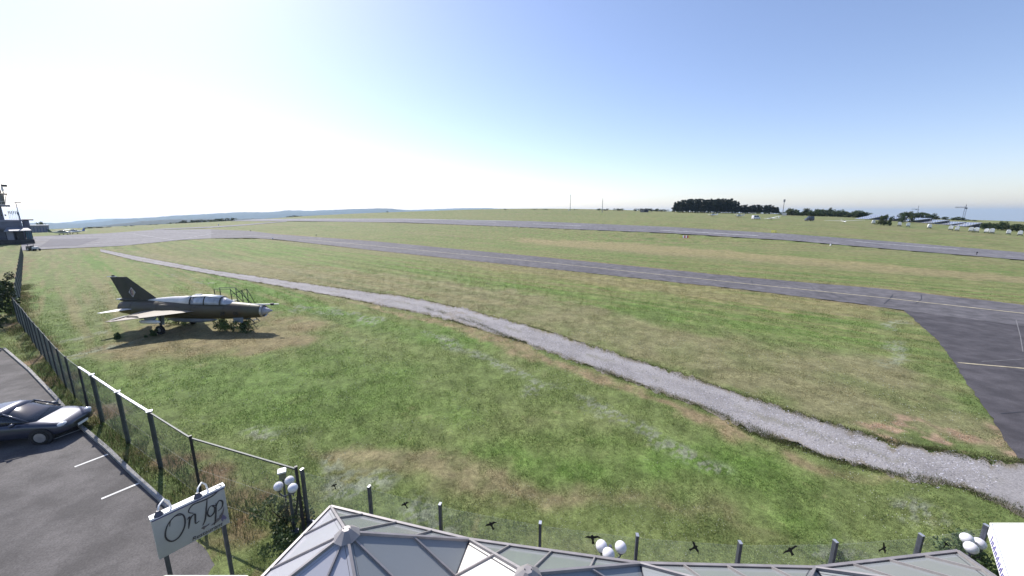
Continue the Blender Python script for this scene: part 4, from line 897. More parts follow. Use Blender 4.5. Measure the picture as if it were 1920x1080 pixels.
def solar_mat():
    m = bpy.data.materials.new('solar_cells'); m.use_nodes = True; n, l = m.node_tree.nodes, m.node_tree.links; b = n['Principled BSDF']; MATS['solar_cells'] = m
    tc = n.new('ShaderNodeTexCoord'); br = n.new('ShaderNodeTexBrick'); br.offset = 0; br.inputs['Scale'].default_value = .5; br.inputs['Mortar Size'].default_value = .03
    br.inputs['Color1'].default_value = (.10, .125, .19, 1); br.inputs['Color2'].default_value = (.12, .145, .21, 1); br.inputs['Mortar'].default_value = (.5, .5, .5, 1)
    l.new(tc.outputs['Object'], br.inputs['Vector']); l.new(br.outputs['Color'], b.inputs['Base Color']); b.inputs['Roughness'].default_value = .22; b.inputs['Specular IOR Level'].default_value = .8; return m
M_SOLAR = solar_mat()
def solar_row(px0, px1, py_lo, py_hi, Y, length, lab):
    fr = Frame((px0 + px1) / 2, Y); o = thing('solar_row', fr.o, fr.rz, lab, 'solar panels', 'solar panel rows')
    u0, z0 = fr.uz(px0, py_lo); u1, z1 = fr.uz(px1, py_hi); lo = max(z0, .4)
    dx = -length * .62  # the rows run away from the viewer
    MB().prism([(u0, 0, lo), (u1, 0, z1), (u1 + dx, length, z1), (u0 + dx, length, lo)], (0, 0, -.12)).build('panel_table', M_SOLAR, o)
    for k in range(4):
        f = k / 3; x0, x1, y = u0 + dx * f, u1 + dx * f, .1 + length * f * .98
        MB().bar((x0 + .6, y, -.4), (x0 + .6, y, lo), .15).build('post', M_METAL, o); MB().bar((x1 - .6, y, -.4), (x1 - .6, y, z1 - .3), .15).build('post', M_METAL, o)
        MB().bar((x0 + .3, y, lo - .2), (x1 - .2, y, z1 - .25), .14).build('rafter', M_METAL, o)
    MB().prism([(u0 + 1, .05, lo - .12), (u1, .05, z1 - .12), (u1, .05, lo - .9)], (0, .1, 0)).build('end_panel', mat('solar_back', (.03, .035, .05), .6, .2, 1), o)
    return o
srows = [(1628, 1664, 410.5, 403, 272, 'first'), (1662, 1702, 413, 406, 262, 'second'), (1698, 1748, 415, 409, 250, 'third'), (1745, 1781, 418, 412.5, 238, 'fourth'), (1780, 1812, 421, 416, 228, 'fifth'), (1810, 1842, 424, 417.5, 218, 'sixth')]
for a, b, lo, hi, Y, w in srows: solar_row(a, b, lo, hi, Y, 13, 'tilted rack of blue-grey solar panels, %s from the left' % w)
def mast(px, top, Y, lab, kind):
    fr = Frame(px, Y); z = fr.uz(px, top)[1]; o = thing('mast', fr.o, fr.rz, lab, 'mast'); m = mat('mast_grey', (.25, .25, .27), .5, .15, 2)
    MB().tube([(0, 0, -.5), (0, 0, z * .5), (0, 0, z)], [.32, .26, .2] if kind != 'thin' else [.16, .14, .1], 8).build('pole', m, o)
    if kind == 'head':
        MB().tube([(0, 0, z - 2.2), (0, 0, z)], .75, 10).build('antenna_head', m, o); MB().box((1.2, 0, .9), (3.4, 2, 2.2)).build('equipment_cabin', M_SPINE, o)
    elif kind == 'sock':
        MB().loft([ring(0, z - .4, .3, .3, 10), ring(.3, z - 2.0, .3, .4, 10), ring(.35, z - 3.8, .2, .2, 10)]).build('windsock', mat('sock_red', (.12, .05, .05), .8, .2, 2), o); MB().sphere((0, 0, z + .5), .35, 8, 6).build('mast_lamp', m, o)
    else:
        MB().box((0, 0, z), (.7, .7, .9)).build('antenna_head', m, o)
        if kind == 'thin2': MB().box((-1.6, 0, .8), (.8, .8, 1.6)).build('equipment_cabin', M_WHITE, o)
    return o
mast(1069, 366, 430, 'tall thin pale mast on the skyline above the runway', 'thin2'); mast(1129, 374, 380, 'mast with dark hanging windsock right of the pale mast', 'sock'); mast(1467, 374, 335, 'grey antenna mast with round head beside the pine grove', 'head')
def shed():
    fr = Frame(1208, 395); o = thing('field_shed', fr.o, fr.rz, 'small grey boarded shed on the field near the skyline', 'shed'); u0, _ = fr.uz(1200, 398); u1, z1 = fr.uz(1216, 392); m = mat('shed_board', (.16, .15, .16), .8, .3, 2)
    MB().box(((u0 + u1) / 2, 2.5, z1 / 2 - .2), (u1 - u0, 5, z1)).build('wall', m, o); MB().box(((u0 + u1) / 2, 2.5, z1 - .1), (u1 - u0 + .5, 5.5, .25)).build('roof', mat('shed_roof', (.22, .21, .22), .7, .2, 1), o)
    MB().box((u0 + (u1 - u0) * .72, -.03, z1 * .42), ((u1 - u0) * .38, .08, z1 * .65)).build('door', M_DARK, o)
    for k in range(3): MB().box((u0 + (u1 - u0) * .25, -.03, z1 * (.2 + .25 * k)), ((u1 - u0) * .45, .08, .15)).build('board', M_SPINE, o)
shed()
def crane(px, top, jl, jr, jy, Y, lab):
    fr = Frame(px, Y); o = thing('tower_crane', fr.o, fr.rz, lab, 'crane'); _, zt = fr.uz(px, top); u0, zj = fr.uz(jl, jy); u1, _ = fr.uz(jr, jy); m = mat('crane_steel', (.10, .11, .14), .6, .2, 1); w = .9
    t = MB()
    for x, y in ((-w, -w), (w, -w), (w, w), (-w, w)): t.bar((x, y, -2), (x, y, zj), .28)
    for k in range(int(zj / 2)):
        for a, b in (((-w, -w), (w, -w)), ((w, -w), (w, w))): t.bar((*a, k * 2), (*b, k * 2 + 2), .16)
    t.build('tower', m, o); MB().bar((0, 0, zj), (0, 0, zt), .6).build('apex', m, o); j = MB().bar((u0, 0, zj), (u1, 0, zj), .35); j.bar((u0, 0, zj + 1.1), (0, 0, zj + 1.1), .25)
    for k in range(8): j.bar((u0 * k / 8, 0, zj + (1.1 if k % 2 else 0)), (u0 * (k + 1) / 8, 0, zj + (0 if k % 2 else 1.1)), .2)
    j.build('jib', m, o); MB().box((u1 * .75, 0, zj - .6), (2.2, 1.4, 1.6)).build('counterweight', m, o); MB().box((.9, -.6, zj - 1), (1.4, 1.4, 1.6)).build('cab', m, o)
crane(1805, 383.5, 1791, 1812, 389.5, 520, 'dark tower crane rising behind the solar panels on the right'); crane(1714, 386, 1709, 1717, 392.5, 900, 'faint distant tower crane above the trees behind the solar panels')
def runway_marker(px, py, lab, cols, wpx, group=None):
    p = G(px, py); o = thing('runway_marker', p, -math.atan2(p.x, p.y), lab, 'marker'); W = wpx * p.y / FPX * .9; n = len(cols)
    for k, c in enumerate(cols):
        x0, x1 = -W / 2 + W * k / n, -W / 2 + W * (k + 1) / n - .02
        MB().add([(x0, -.5, .02), (x1, -.5, .02), (x1, 0, .85), (x0, 0, .85), (x0, .5, .02), (x1, .5, .02)], [(0, 1, 2, 3), (3, 2, 5, 4), (0, 3, 4), (1, 5, 2), (0, 4, 5, 1)]).build('marker_panel', mat('marker_%d%d' % (int(c[0] * 99), int(c[1] * 99)), c, .6, .1, 2), o)
yl, rd, wt = (.55, .52, .12), (.5, .06, .06), (.7, .7, .7)
runway_marker(1284, 446, 'striped red, white and yellow roof-shaped marker beside the runway', [yl, yl, wt, rd, wt, rd, yl], 19); runway_marker(1451, 436, 'small yellow roof-shaped marker beyond the runway edge', [yl, yl, (.4, .4, .1)], 9)
for px, py, lab in ((410, 423, 'small white marker box on the grass by the far taxiway exit'), (511, 448, 'small white marker by the near edge of the taxiway start'), (1557, 461, 'small white marker on the grass along the runway near the middle right'), (973, 428, 'small white light marker at the runway edge left of the striped marker')):
    p = G(px, py); o = thing('edge_marker', p, 0, lab, 'marker'); s = max(.3, .0022 * p.y); MB().box((0, 0, s), (s, s, s * 1.5), None, .7).build('housing', M_WHITE, o, False, .02); MB().tube([(0, 0, 0), (0, 0, s * .4)], s * .2, 8).build('stem', M_DARK, o)
for px, py, lab in ((470, 434, 'small dark light post on the far grass edge of the taxiway, left one'), (593, 443, 'small dark light post on the far grass edge of the taxiway, right one'), (1831, 478, 'small dark light post at the near runway edge on the right')):
    p = G(px, py); o = thing('light_post', p, 0, lab, 'light'); MB().tube([(0, 0, 0), (0, 0, .5)], .07, 8).build('stem', M_DARK, o); MB().sphere((0, 0, .6), .16, 10, 6).build('lamp_head', M_DARK, o)

# ------------------------------------------------------------------ control tower and apron buildings, far left
M_CONC = mat('tower_render', (.15, .155, .20), .85, .12, .6); M_CONC2 = mat('tower_render_light', (.26, .265, .32), .85, .12, .6); M_ROOFL = mat('pale_roof', (.20, .215, .26), .5, .1, 1)
def tower():
    fr = Frame(30, 118); R = fr.uz
    def blk(o, name, px0, px1, py0, py1, m, w0, dw, px0b=None, px1b=None, bev=0):
        u0, z1 = R(px0, py0); u1, z0 = R(px1, py1); ub0 = R(px0b, py1)[0] if px0b is not None else u0; ub1 = R(px1b, py1)[0] if px1b is not None else u1
        return MB().add([(ub0, w0, z0), (ub1, w0, z0), (ub1, w0 + dw, z0), (ub0, w0 + dw, z0), (u0, w0, z1), (u1, w0, z1), (u1, w0 + dw, z1), (u0, w0 + dw, z1)], [(3, 2, 1, 0), (4, 5, 6, 7), (0, 1, 5, 4), (1, 2, 6, 5), (2, 3, 7, 6), (3, 0, 4, 7)]).build(name, m, o)
    t = thing('control_tower', fr.o, fr.rz, 'grey airfield control tower with glazed cab and railed gallery at the left edge', 'tower')
    blk(t, 'shaft', -42, 15.5, 386, 440, M_CONC, 3, 8); blk(t, 'gallery_deck', -50, 19.5, 383.5, 387, M_CONC, 1.5, 11)
    cab = blk(t, 'cab_glazing', -45, 12, 363.5, 383.4, M_DGLASS, 3.4, 7, -40, 9.3)
    blk(t, 'cab_roof', -48, 13.5, 360.6, 363.4, M_CONC, 2.6, 8.6)
    for k in range(6):
        a = -44 + 55.5 * k / 5; b = -39.5 + 48.5 * k / 5; ua, za = R(a, 363.6); ub, zb = R(b, 383.3); MB().bar((ub, 3.33, zb), (ua, 3.33, za), .14).build('mullion', M_CONC, cab)
    z0 = R(0, 383.5)[1]; z1 = R(0, 377)[1]; ur = R(19, 383)[0]
    rl = MB().bar((R(-50, 377)[0], 1.6, z1), (ur, 1.6, z1), .07).build('railing', M_SPINE, t); MB().bar((ur, 1.6, z1), (ur, 12, z1), .07).build('side_rail', M_SPINE, rl)
    for k in range(9):
        u = R(-48 + 67 * k / 8, 380)[0]; MB().bar((u, 1.6, z0), (u, 1.6, z1), .05).build('baluster', M_SPINE, rl)
    u, z = R(6, 361); _, zt = R(6, 341); MB().tube([(u, 6, z), (u, 6, zt)], [.12, .05], 6).build('antenna', M_DARK, t); MB().box((u + .5, 6, R(6, 346.5)[1]), (1.2, .1, .7)).build('wind_vane', M_DARK, t); MB().box((u, 6, R(6, 353)[1]), (.5, .5, 1.2)).build('sensor', M_SPINE, t)
    u, _ = R(0, 358); MB().tube([(u, 6, z), (u, 6, R(0, 353)[1])], .15, 6).build('antenna', M_DARK, t)
    for q in (-25, -12, 1, 8): blk(t, 'window', q, q + 4, 402, 405, M_DGLASS, 2.95, .1)
    b = thing('terminal_building', fr.o, fr.rz, 'low grey flat-roofed terminal building beside the control tower', 'building')
    blk(b, 'wall', 42, 63, 412.5, 448, M_CONC, 2, 14); blk(b, 'parapet', 41.5, 63.5, 411.6, 413.3, M_DARK, 1.9, 14.3)
    blk(b, 'fascia', -60, 43, 414.5, 429, M_CONC, .5, 14); blk(b, 'parapet', -60, 43.5, 413.3, 415, M_CONC2, .4, 14.3); blk(b, 'lower_wall', -60, 52, 429, 457, M_CONC, 2.5, 10)
    for k in range(5): blk(b, 'window', -52 + k * 11, -45 + k * 11, 434, 448, M_DGLASS, 2.42, .1)
    k_ = thing('apron_kiosk', fr.o, fr.rz, 'pale kiosk with turquoise glass end under a light flat canopy by the tower', 'kiosk')
    blk(k_, 'wall', 9, 29, 433, 454, M_CONC2, -2.5, 4); blk(k_, 'door', 12, 16, 438, 453.5, M_CONC, -2.56, .1); blk(k_, 'dark_wall', 29.2, 48, 434, 454, M_DARK, -2.2, 4)
    for q in (48.6, 52.6, 56.4): blk(k_, 'glass_pane', q, q + 3.4, 433, 451, glass_mat('turquoise_glass', (.10, .32, .40), .25), -2.4, .15)
    blk(k_, 'base', -60, 66, 452, 458, M_DARK, -3.5, 6)
    u0, z0 = R(6, 430); u1, _ = R(58, 430); zb = R(6, 434)[1]; MB().prism([(u0, -4.5, zb), (u1, -4.5, zb + .1), (u1 - 1, 2.2, z0 + .6), (u0 + 1, 2.2, z0 + .6)], (0, 0, .22)).build('canopy', M_ROOFL, k_)
    for q in (9, 31, 57): MB().bar((R(q, 430)[0], -4.2, R(q, 455)[1]), (R(q, 430)[0], -4.2, zb), .12).build('canopy_post', M_DARK, k_)
    MB().bar((R(58, 440)[0], -3.4, R(58, 452)[1] + 1.0), (R(66, 440)[0], -3.4, R(58, 452)[1] + 1.0), .06).build('guard_rail', M_DARK, k_)
    for i, q in enumerate((19.5, 22.5, 26, 29.5, 33, 36.5)):
        o = thing('flagpole', fr.o + fr.r * R(q, 415)[0] + fr.b * 12, fr.rz, 'thin flagpole behind the terminal roof, %s from the tower' % ords[i], 'pole', 'flagpoles behind the terminal'); zt = R(q, 399)[1] * 1.08
        MB().tube([(0, 0, 0), (0, 0, zt)], [.05, .03], 6).build('pole', M_SPINE, o); MB().prism([(0, 0, zt - .2), (.16, 0, zt - .25), (.14, 0, zt - .9 - .3 * (i % 3)), (0, 0, zt - 1.2)], (0, .03, 0)).build('flag', mat('flag_grey', (.2, .2, .25), .9, .3, 2), o)
    o = thing('lamp_mast', fr.o + fr.r * R(42, 430)[0] - fr.b * 1.0, fr.rz, 'tall lamp mast on the corner of the terminal building', 'mast'); z1 = R(42, 379)[1] * .99; zm = R(42, 398)[1]
    MB().tube([(0, 0, 0), (0, 0, zm), (0, 0, zm + .01), (0, 0, z1)], [.17, .15, .09, .07], 8).build('pole', M_CONC, o); MB().box((.4, 0, z1), (1.3, .3, .22)).build('lamp_head', M_CONC2, o)
tower()
def hangar():
    fr = Frame(80, 205); R = fr.uz; o = thing('hangar', fr.o, fr.rz, 'pale hangar with blue-edged sliding doors behind the terminal', 'building'); u0, z0 = R(60, 439.5); u1, z1 = R(91, 424)
    MB().box(((u0 + u1) / 2, 6, z1 / 2 - .5), (u1 - u0, 12, z1 + 1)).build('wall', M_CONC2, o); MB().box(((u0 + u1) / 2, 6, z1 + .3), (u1 - u0 + .4, 12.5, .6)).build('roof', M_ROOFL, o)
    for k in range(6):
        x = u0 + (u1 - u0) * (k + .5) / 6; d = MB().box((x, -.08, z1 * .45), ((u1 - u0) / 6 - .15, .12, z1 * .88)).build('sliding_door', M_CONC2 if k % 2 else M_ROOFL, o); MB().box((x - (u1 - u0) / 14, -.16, z1 * .45), (.18, .08, z1 * .86)).build('door_edge', mat('blue_trim', (.03, .05, .22), .5, .1, 2), d)
    for i, (px, top) in enumerate(((75, 417), (83, 414.5))):
        p = on_far(px, 225); h = at_y(px, top, 225).z - p.z; put(ROUNDS, i + 3, p, i, (h / 22, h / 22, h / 8), 'dark tree rising %s behind the hangar roof' % ('left' if i == 0 else 'right'), 'tree')
hangar()
p = G(117, 440.5); light_plane(p, rad(20), 'light aircraft with dark green tail parked by the apron, nearer the hangar', (.55, .56, .48), (.02, .06, .05), True)
p = G(140, 438.5); light_plane(p, rad(188), 'white light aircraft with blue tail parked by the apron', (.78, .78, .78), (.10, .16, .40))
def mower():
    p = G(64, 470); o = thing('tractor_mower', p, rad(-15), 'small ride-on mower parked on the grass by the apron corner', 'mower'); m = mat('mower_grey', (.45, .46, .48), .4, .1, 3)
    MB().box((.75, 0, .75), (1.3, .9, .55), None, .8).build('hood', m, o, False, .05); MB().box((-.3, 0, .6), (1.0, 1.0, .35)).build('footplate', M_DARK, o, False, .03); MB().box((-.55, 0, 1.0), (.5, .6, .6), None, .8).build('seat', M_DARK, o, False, .05)
    MB().tube([(-.95, -.5, .6), (-.95, -.5, 1.9), (-.95, .5, 1.9), (-.95, .5, .6)], .05, 8).build('roll_bar', M_DARK, o); MB().tube([(.15, 0, .9), (-.1, 0, 1.3)], .03, 6).build('steering_column', M_DARK, o); MB().box((-1.5, 0, .7), (.9, 1.2, 1.0), None, .85).build('grass_box', M_DARK, o, False, .05)
    for x, r in ((1.0, .3), (-.75, .45)):
        for sg in (-1, 1): w = wheel_mb((x, sg * .6, r), r, .26, 14).build('wheel', M_RUBBER, o); MB().tube([(x, sg * .55, r), (x, sg * .74, r)], r * .5, 10).build('rim', m, w)
mower()
#@@PART3
# ================================================================== CHAIN-LINK FENCE
M_POST = mat('fence_post_green', (.055, .065, .062), .55, .25, 4, metal=.2); M_POSTB = mat('fence_post_dark', (.022, .024, .028), .5, .25, 4); M_RAIL = mat('galvanised', (.55, .56, .60), .35, .15, 4, metal=.6); M_WIRE = mat('fence_wire', (.09, .11, .10), .5, .2, 4)
def wires(mb, a, b, h, sp, r, z0=.05):
    a, b = Vector((*a, 0)), Vector((*b, 0)); L = (b - a).length; d = (b - a).normalized(); n = Vector((-d.y, d.x, 0)); k = -h
    while k < L:
        for s in (1, -1):
            t0, t1 = k, k + h; za, zb = (z0, h) if s > 0 else (h, z0); f0, f1 = max(0, (0 - t0) / h), min(1, (L - t0) / h)
            if f1 > f0:
                p = a + d * (t0 + h * f0); p.z = za + (zb - za) * f0; q = a + d * (t0 + h * f1); q.z = za + (zb - za) * f1; w = Vector((0, 0, r)); e = n * r
                mb.add([p + w, p - w * .5 + e, p - w * .5 - e, q + w, q - w * .5 + e, q - w * .5 - e], [(0, 1, 4, 3), (1, 2, 5, 4), (2, 0, 3, 5)])
        k += sp
def fence():
    o = thing('chain_link_fence', (0, 0, 0), 0, 'chain-link fence on dark posts running down past the jet to the terrace', 'fence')
    for i, p in enumerate(FPOS):
        big = 2 <= i <= 4; h = FENCE_H + (.06 if i in (0, 1) else 0)
        c = MB().box((p.x, p.y, h / 2), (.13 if big else .075, .13 if big else .075, h), Matrix.Rotation(.7, 3, 'Z')).build('post', M_POST if big else M_POSTB, o)
        if big: MB().box((p.x, p.y, h + .02), (.17, .17, .04), Matrix.Rotation(.7, 3, 'Z')).build('post_cap', M_RAIL, c)
        if i in (0, 5): MB().tube([(p.x - .5, p.y + .35, .0), (p.x, p.y, h * .7)], .03, 6).build('brace', M_POSTB, c)
    for i, (a, b) in enumerate(zip(FPOS[:-1], FPOS[1:])):
        big = 2 <= i <= 4
        if i < 5: MB().bar((a.x, a.y, FENCE_H - .03), (b.x, b.y, FENCE_H - .03), .07 if big else .045, .06 if big else .045).build('top_rail', M_RAIL if big else M_POST, o)
        elif i < 17: MB().bar((a.x, a.y, FENCE_H - .05), (b.x, b.y, FENCE_H - .05), .012).build('tension_wire', M_WIRE, o)
        for z in (.1, 1.15): MB().bar((a.x, a.y, z), (b.x, b.y, z), .004).build('tension_wire', M_WIRE, o)
        mb = MB(); wires(mb, a, b, FENCE_H - .06, .085, .0017); mb.build('wire_mesh', M_WIRE, o)
    prev = FPOS[-1]
    for i, p in enumerate(FPOS2):
        MB().box((p.x, p.y, FENCE_H / 2), (.08, .08, FENCE_H)).build('post', M_POSTB, o); mb = MB(); wires(mb, prev, p, FENCE_H - .06, .2, .0035); mb.build('wire_mesh', M_WIRE, o); prev = p
fence()

# ================================================================== TERRACE: glass screen, lamps, glass roof, parasols, sign
M_RPOST = mat('screen_post', (.10, .105, .14), .4, .2, 5, metal=.4); M_GLOBE = mat('opal_globe', (.82, .80, .86), .2, .03, 3, spec=.6); M_STICK = mat('bird_sticker', (.008, .009, .009), .6, .1, 5)
POST_PX = [(566, 880), (692, 912), (825, 945), (1013, 980), (1195, 1003), (1388, 1017), (1567, 1015), (1728, 1003), (1850, 985)]
PZ = 1.85; RP = [at_z(a, b, PZ) for a, b in POST_PX]
BIRDS = [((627, 911), 0, .26, .5), ((760, 946), 1, .3, .6), ((921, 984), 2, .36, .5), ((1111, 1009), 3, .40, .15), ((1302, 1026), 4, .36, -1.0), ((1482, 1032), 5, .40, .55), ((1656, 1028), 6, .33, -1.15), ((1773, 1021), 7, .28, -.6)]
def bird_poly(size, ang):
    pts = [(-.5, .06), (-.3, .16), (-.1, .13), (-.03, .22), (.03, .22), (.09, .13), (.32, .15), (.52, .02), (.3, .02), (.09, -.02), (.06, -.16), (.10, -.36), (-.08, -.36), (-.05, -.14), (-.1, -.02), (-.3, .03)]
    c, s = math.cos(ang), math.sin(ang); return [((x * c - y * s) * size, (x * s + y * c) * size) for x, y in pts]
def screen():
    o = thing('glass_screen', (0, 0, 0), 0, 'clear glass terrace screen on grey steel posts behind the glass roof', 'screen')
    for i, p in enumerate(RP):
        d = (RP[min(i + 1, 8)] - RP[max(i - 1, 0)]).normalized(); a = math.atan2(d.y, d.x)
        c = MB().box((p.x, p.y, PZ / 2), (.065, .10, PZ), Matrix.Rotation(a, 3, 'Z')).build('post', M_RPOST, o, False, .006); MB().box((p.x, p.y, PZ + .006), (.07, .105, .014), Matrix.Rotation(a, 3, 'Z')).build('post_cap', M_RAIL, c)
    gm = glass_mat('clear_screen_glass', (.75, .8, .8), .93, .02); ps = []
    for a, b in zip(RP[:-1], RP[1:]):
        d = (b - a); u = Vector((d.x, d.y, 0)).normalized(); n = Vector((-u.y, u.x, 0)); p0 = Vector((a.x, a.y, .12)) + u * .07; p1 = Vector((b.x, b.y, .12)) - u * .07; h = Vector((0, 0, PZ - .22))
        ps.append((MB().prism([p0, p1, p1 + h, p0 + h], n * .012).build('pane', gm, o), Vector((a.x, a.y, 0)), u, n))
        MB().bar(p0 - Vector((0, 0, .05)), p1 - Vector((0, 0, .05)), .05, .06).build('bottom_rail', M_RPOST, o)
    for (px, py), k, size, ang in BIRDS:
        pane, a, u, n = ps[k]; r = Vector(ray(px, py)); r = Vector((r.x, r.y, -r.z)); t = (a - Vector((0, 0, CAM_H))).dot(n) / r.dot(n); c = Vector((0, 0, CAM_H)) + r * t; c.z = min(max(c.z, .5), 1.62)
        poly = [c + u * x + Vector((0, 0, y * 1.15)) - n * .003 for x, y in bird_poly(size, ang)]
        MB().prism(poly, -n * .002).build('bird_sticker', M_STICK, pane)
screen()
def globe_lamp(px, py, D, globes, lab):
    a, f, d = ray(px, py); c = Vector((a * D, f * D, CAM_H - d * D)); base = Vector((c.x, c.y, 0)); o = thing('globe_lamp', base, 0, lab, 'lamp', 'three-globe terrace lamps')
    zt = c.z - .05; MB().tube([(0, 0, 0), (0, 0, zt + .15)], [.045, .035], 10).build('pole', M_RPOST, o); MB().tube([(0, 0, 0), (0, 0, .06)], .11, 12).build('base_plate', M_RPOST, o)
    for gi, (gx, gy) in enumerate(globes):
        D_ = D; D = D * (.955 if gi == 2 else 1.0); a, f, d = ray(gx, gy); g = Vector((a * D, f * D, CAM_H - d * D)) - base; D = D_
        MB().tube([(0, 0, zt - .25), (g.x * .6, g.y * .6, g.z - .34), (g.x, g.y, g.z - .24), (g.x, g.y, g.z - .11)], .018, 6).build('arm', M_RPOST, o); gl = MB().sphere(g, .128, 20, 12).build('globe', M_GLOBE, o, True); MB().tube([(g.x, g.y, g.z - .15), (g.x, g.y, g.z - .1)], .06, 10).build('socket', M_RPOST, gl)
globe_lamp(541, 909, 10.9, [(522, 912), (543, 901), (549, 915)], 'lamp with three white globes at the end post of the wire fence')
globe_lamp(1144, 1030, 8.3, [(1128, 1024), (1164, 1026), (1141, 1039)], 'lamp with three white globes above the middle of the glass roof')
globe_lamp(1823, 1019, 9.2, [(1813, 1010), (1836, 1019), (1821, 1027)], 'lamp with three white globes beside the white parasol')
def nest_box():
    p = at_y(529, 886, 10.35); o = thing('junction_box', (p.x, p.y, 0), .5, 'small white-topped box on a post beside the three-globe lamp', 'box'); MB().tube([(0, 0, 0), (0, 0, p.z - .1)], .03, 8).build('pole', M_RPOST, o); MB().box((0, 0, p.z - .08), (.18, .2, .22)).build('body', mat('box_olive', (.2, .2, .13), .7, .2, 4), o, False, .01); MB().box((0, 0, p.z + .06), (.24, .26, .05)).build('lid', M_WHITE, o, False, .01)
nest_box()
def roof():
    EV = [at_z(620, 950, 3.0), at_z(880, 1012, 3.0), at_z(1200, 1057, 3.0), at_z(1528, 1065, 3.0), at_z(1796, 1034, 3.0)]
    APX = [at_z(650, 998, 4.05), at_z(981, 1071, 4.05)]
    o = thing('glass_roof', (EV[2].x, EV[2].y, 0), 0, 'conservatory roof of four glazed pyramids along the terrace', 'roof'); base = Vector((EV[2].x, EV[2].y, 0))
    mgl = glass_mat('roof_glass', (.26, .28, .29), .12, .05); mgr = glass_mat('roof_glass_sky_glare', (.44, .44, .48), .06, .16); mcr = mat('cream_sun_glare', (.72, .69, .64), .45, .05, 1.5); mbar = mat('glazing_bar', (.29, .27, .27), .5, .15, 4, metal=.2); md = mat('drip_edge', (.05, .05, .06), .5, .2, 4)
    wn_ = []; near = []
    nrm = []
    for i in range(4):
        d = (EV[i + 1] - EV[i]); nrm.append(Vector((d.y, -d.x, 0)).normalized())
    for i in range(5):
        n = nrm[0] if i == 0 else nrm[3] if i == 4 else (nrm[i - 1] + nrm[i]).normalized(); near.append(EV[i] + n * 3.1)
    for i in range(4):
        A, B, C, Dn = EV[i], EV[i + 1], near[i + 1], near[i]; cen = (A + B + C + Dn) / 4; apex = APX[i] if i < 2 else Vector((cen.x, cen.y, 4.05))
        if i == 1: apex = apex.lerp(Vector((cen.x, cen.y, 4.05)), .2); 
        for fi, (p, q) in enumerate(((A, B), (B, C), (C, Dn), (Dn, A))):
            L = lambda t: p.lerp(q, t); H = lambda t: (p.lerp(apex, t * 2) if t <= .5 else apex.lerp(q, (t - .5) * 2))
            n = (q - p).cross(apex - p).normalized(); n = n if n.z > 0 else -n
            mm = mcr if (i == 1 and fi == 3) else (mgr if fi == 2 or (i == 0 and fi == 3) else mgl)  # paler and cream panes carry sky and sun reflections in their colour
            ts = [0, .25, .5, .75, 1]
            for a, b in zip(ts[:-1], ts[1:]):
                poly = [L(a), L(b), H(b), H(a)]; poly = [v for k_, v in enumerate(poly) if (v - poly[k_ - 1]).length > 1e-4]
                c = sum(poly, Vector()) / len(poly); poly = [c + (v - c) * .985 - base - n * .02 for v in poly]
                MB().prism(poly, -n * .02).build('pane', mm, o)
            for t in (.25, .5, .75): MB().bar(L(t) - base, H(t) - base, .028, .04, n).build('glazing_bar', mbar, o)
            if fi in (0, 2) or (fi == 1 and i == 3) or (fi == 3 and i == 0): MB().bar(p - base, q - base, .05, .06).build('eaves_beam', mbar, o)
            elif fi == 1: MB().bar(p - base - Vector((0, 0, .05)), q - base - Vector((0, 0, .05)), .16, .05).build('valley_gutter', md, o)
            MB().bar(p - base, apex - base, .042, .05).build('hip_bar', mbar, o); MB().bar(p - base - Vector((0, 0, .06)), apex - base - Vector((0, 0, .06)), .13, .02).build('hip_seal', md, o)
        ap = apex - base; r6 = []
        cp = MB(); top = [(ap.x + .07 * math.cos(t * math.pi / 4), ap.y + .07 * math.sin(t * math.pi / 4), ap.z + .075) for t in range(8)]; bot = [(ap.x + .22 * math.cos(t * math.pi / 4), ap.y + .22 * math.sin(t * math.pi / 4), ap.z - .06) for t in range(8)]
        cp.loft([bot, top]); c = cp.build('apex_cap', mbar, o)
        for k in (-.05, .05): MB().tube([(ap.x + k, ap.y, ap.z + .05), (ap.x + k, ap.y, ap.z + .085)], .01, 6).build('bolt', md, c)
    for i in range(5):
        for p in (EV[i], near[i]): MB().bar((p.x - base.x, p.y - base.y, 0), (p.x - base.x, p.y - base.y, 2.95), .12).build('column', M_RPOST, o)
    for i in range(4):
        a, b = EV[i] - base, EV[i + 1] - base; MB().prism([Vector((a.x, a.y, .1)), Vector((b.x, b.y, .1)), Vector((b.x, b.y, 2.9)), Vector((a.x, a.y, 2.9))], (0, .02, 0)).build('wall_glass', glass_mat('wall_glass', (.3, .33, .34), .6), o)
    flo = [EV[i] for i in range(5)] + near[::-1]; flat_sheet('terrace', [(v.x, v.y) for v in [RP[0]] + RP[1:] + [Vector((12, 3, 0)), Vector((12, .6, 0)), Vector((-6, .6, 0)), near[0]]], paving_mat('terrace_slabs', (.12, .11, .10), (.17, .155, .14)), .05)
roof()
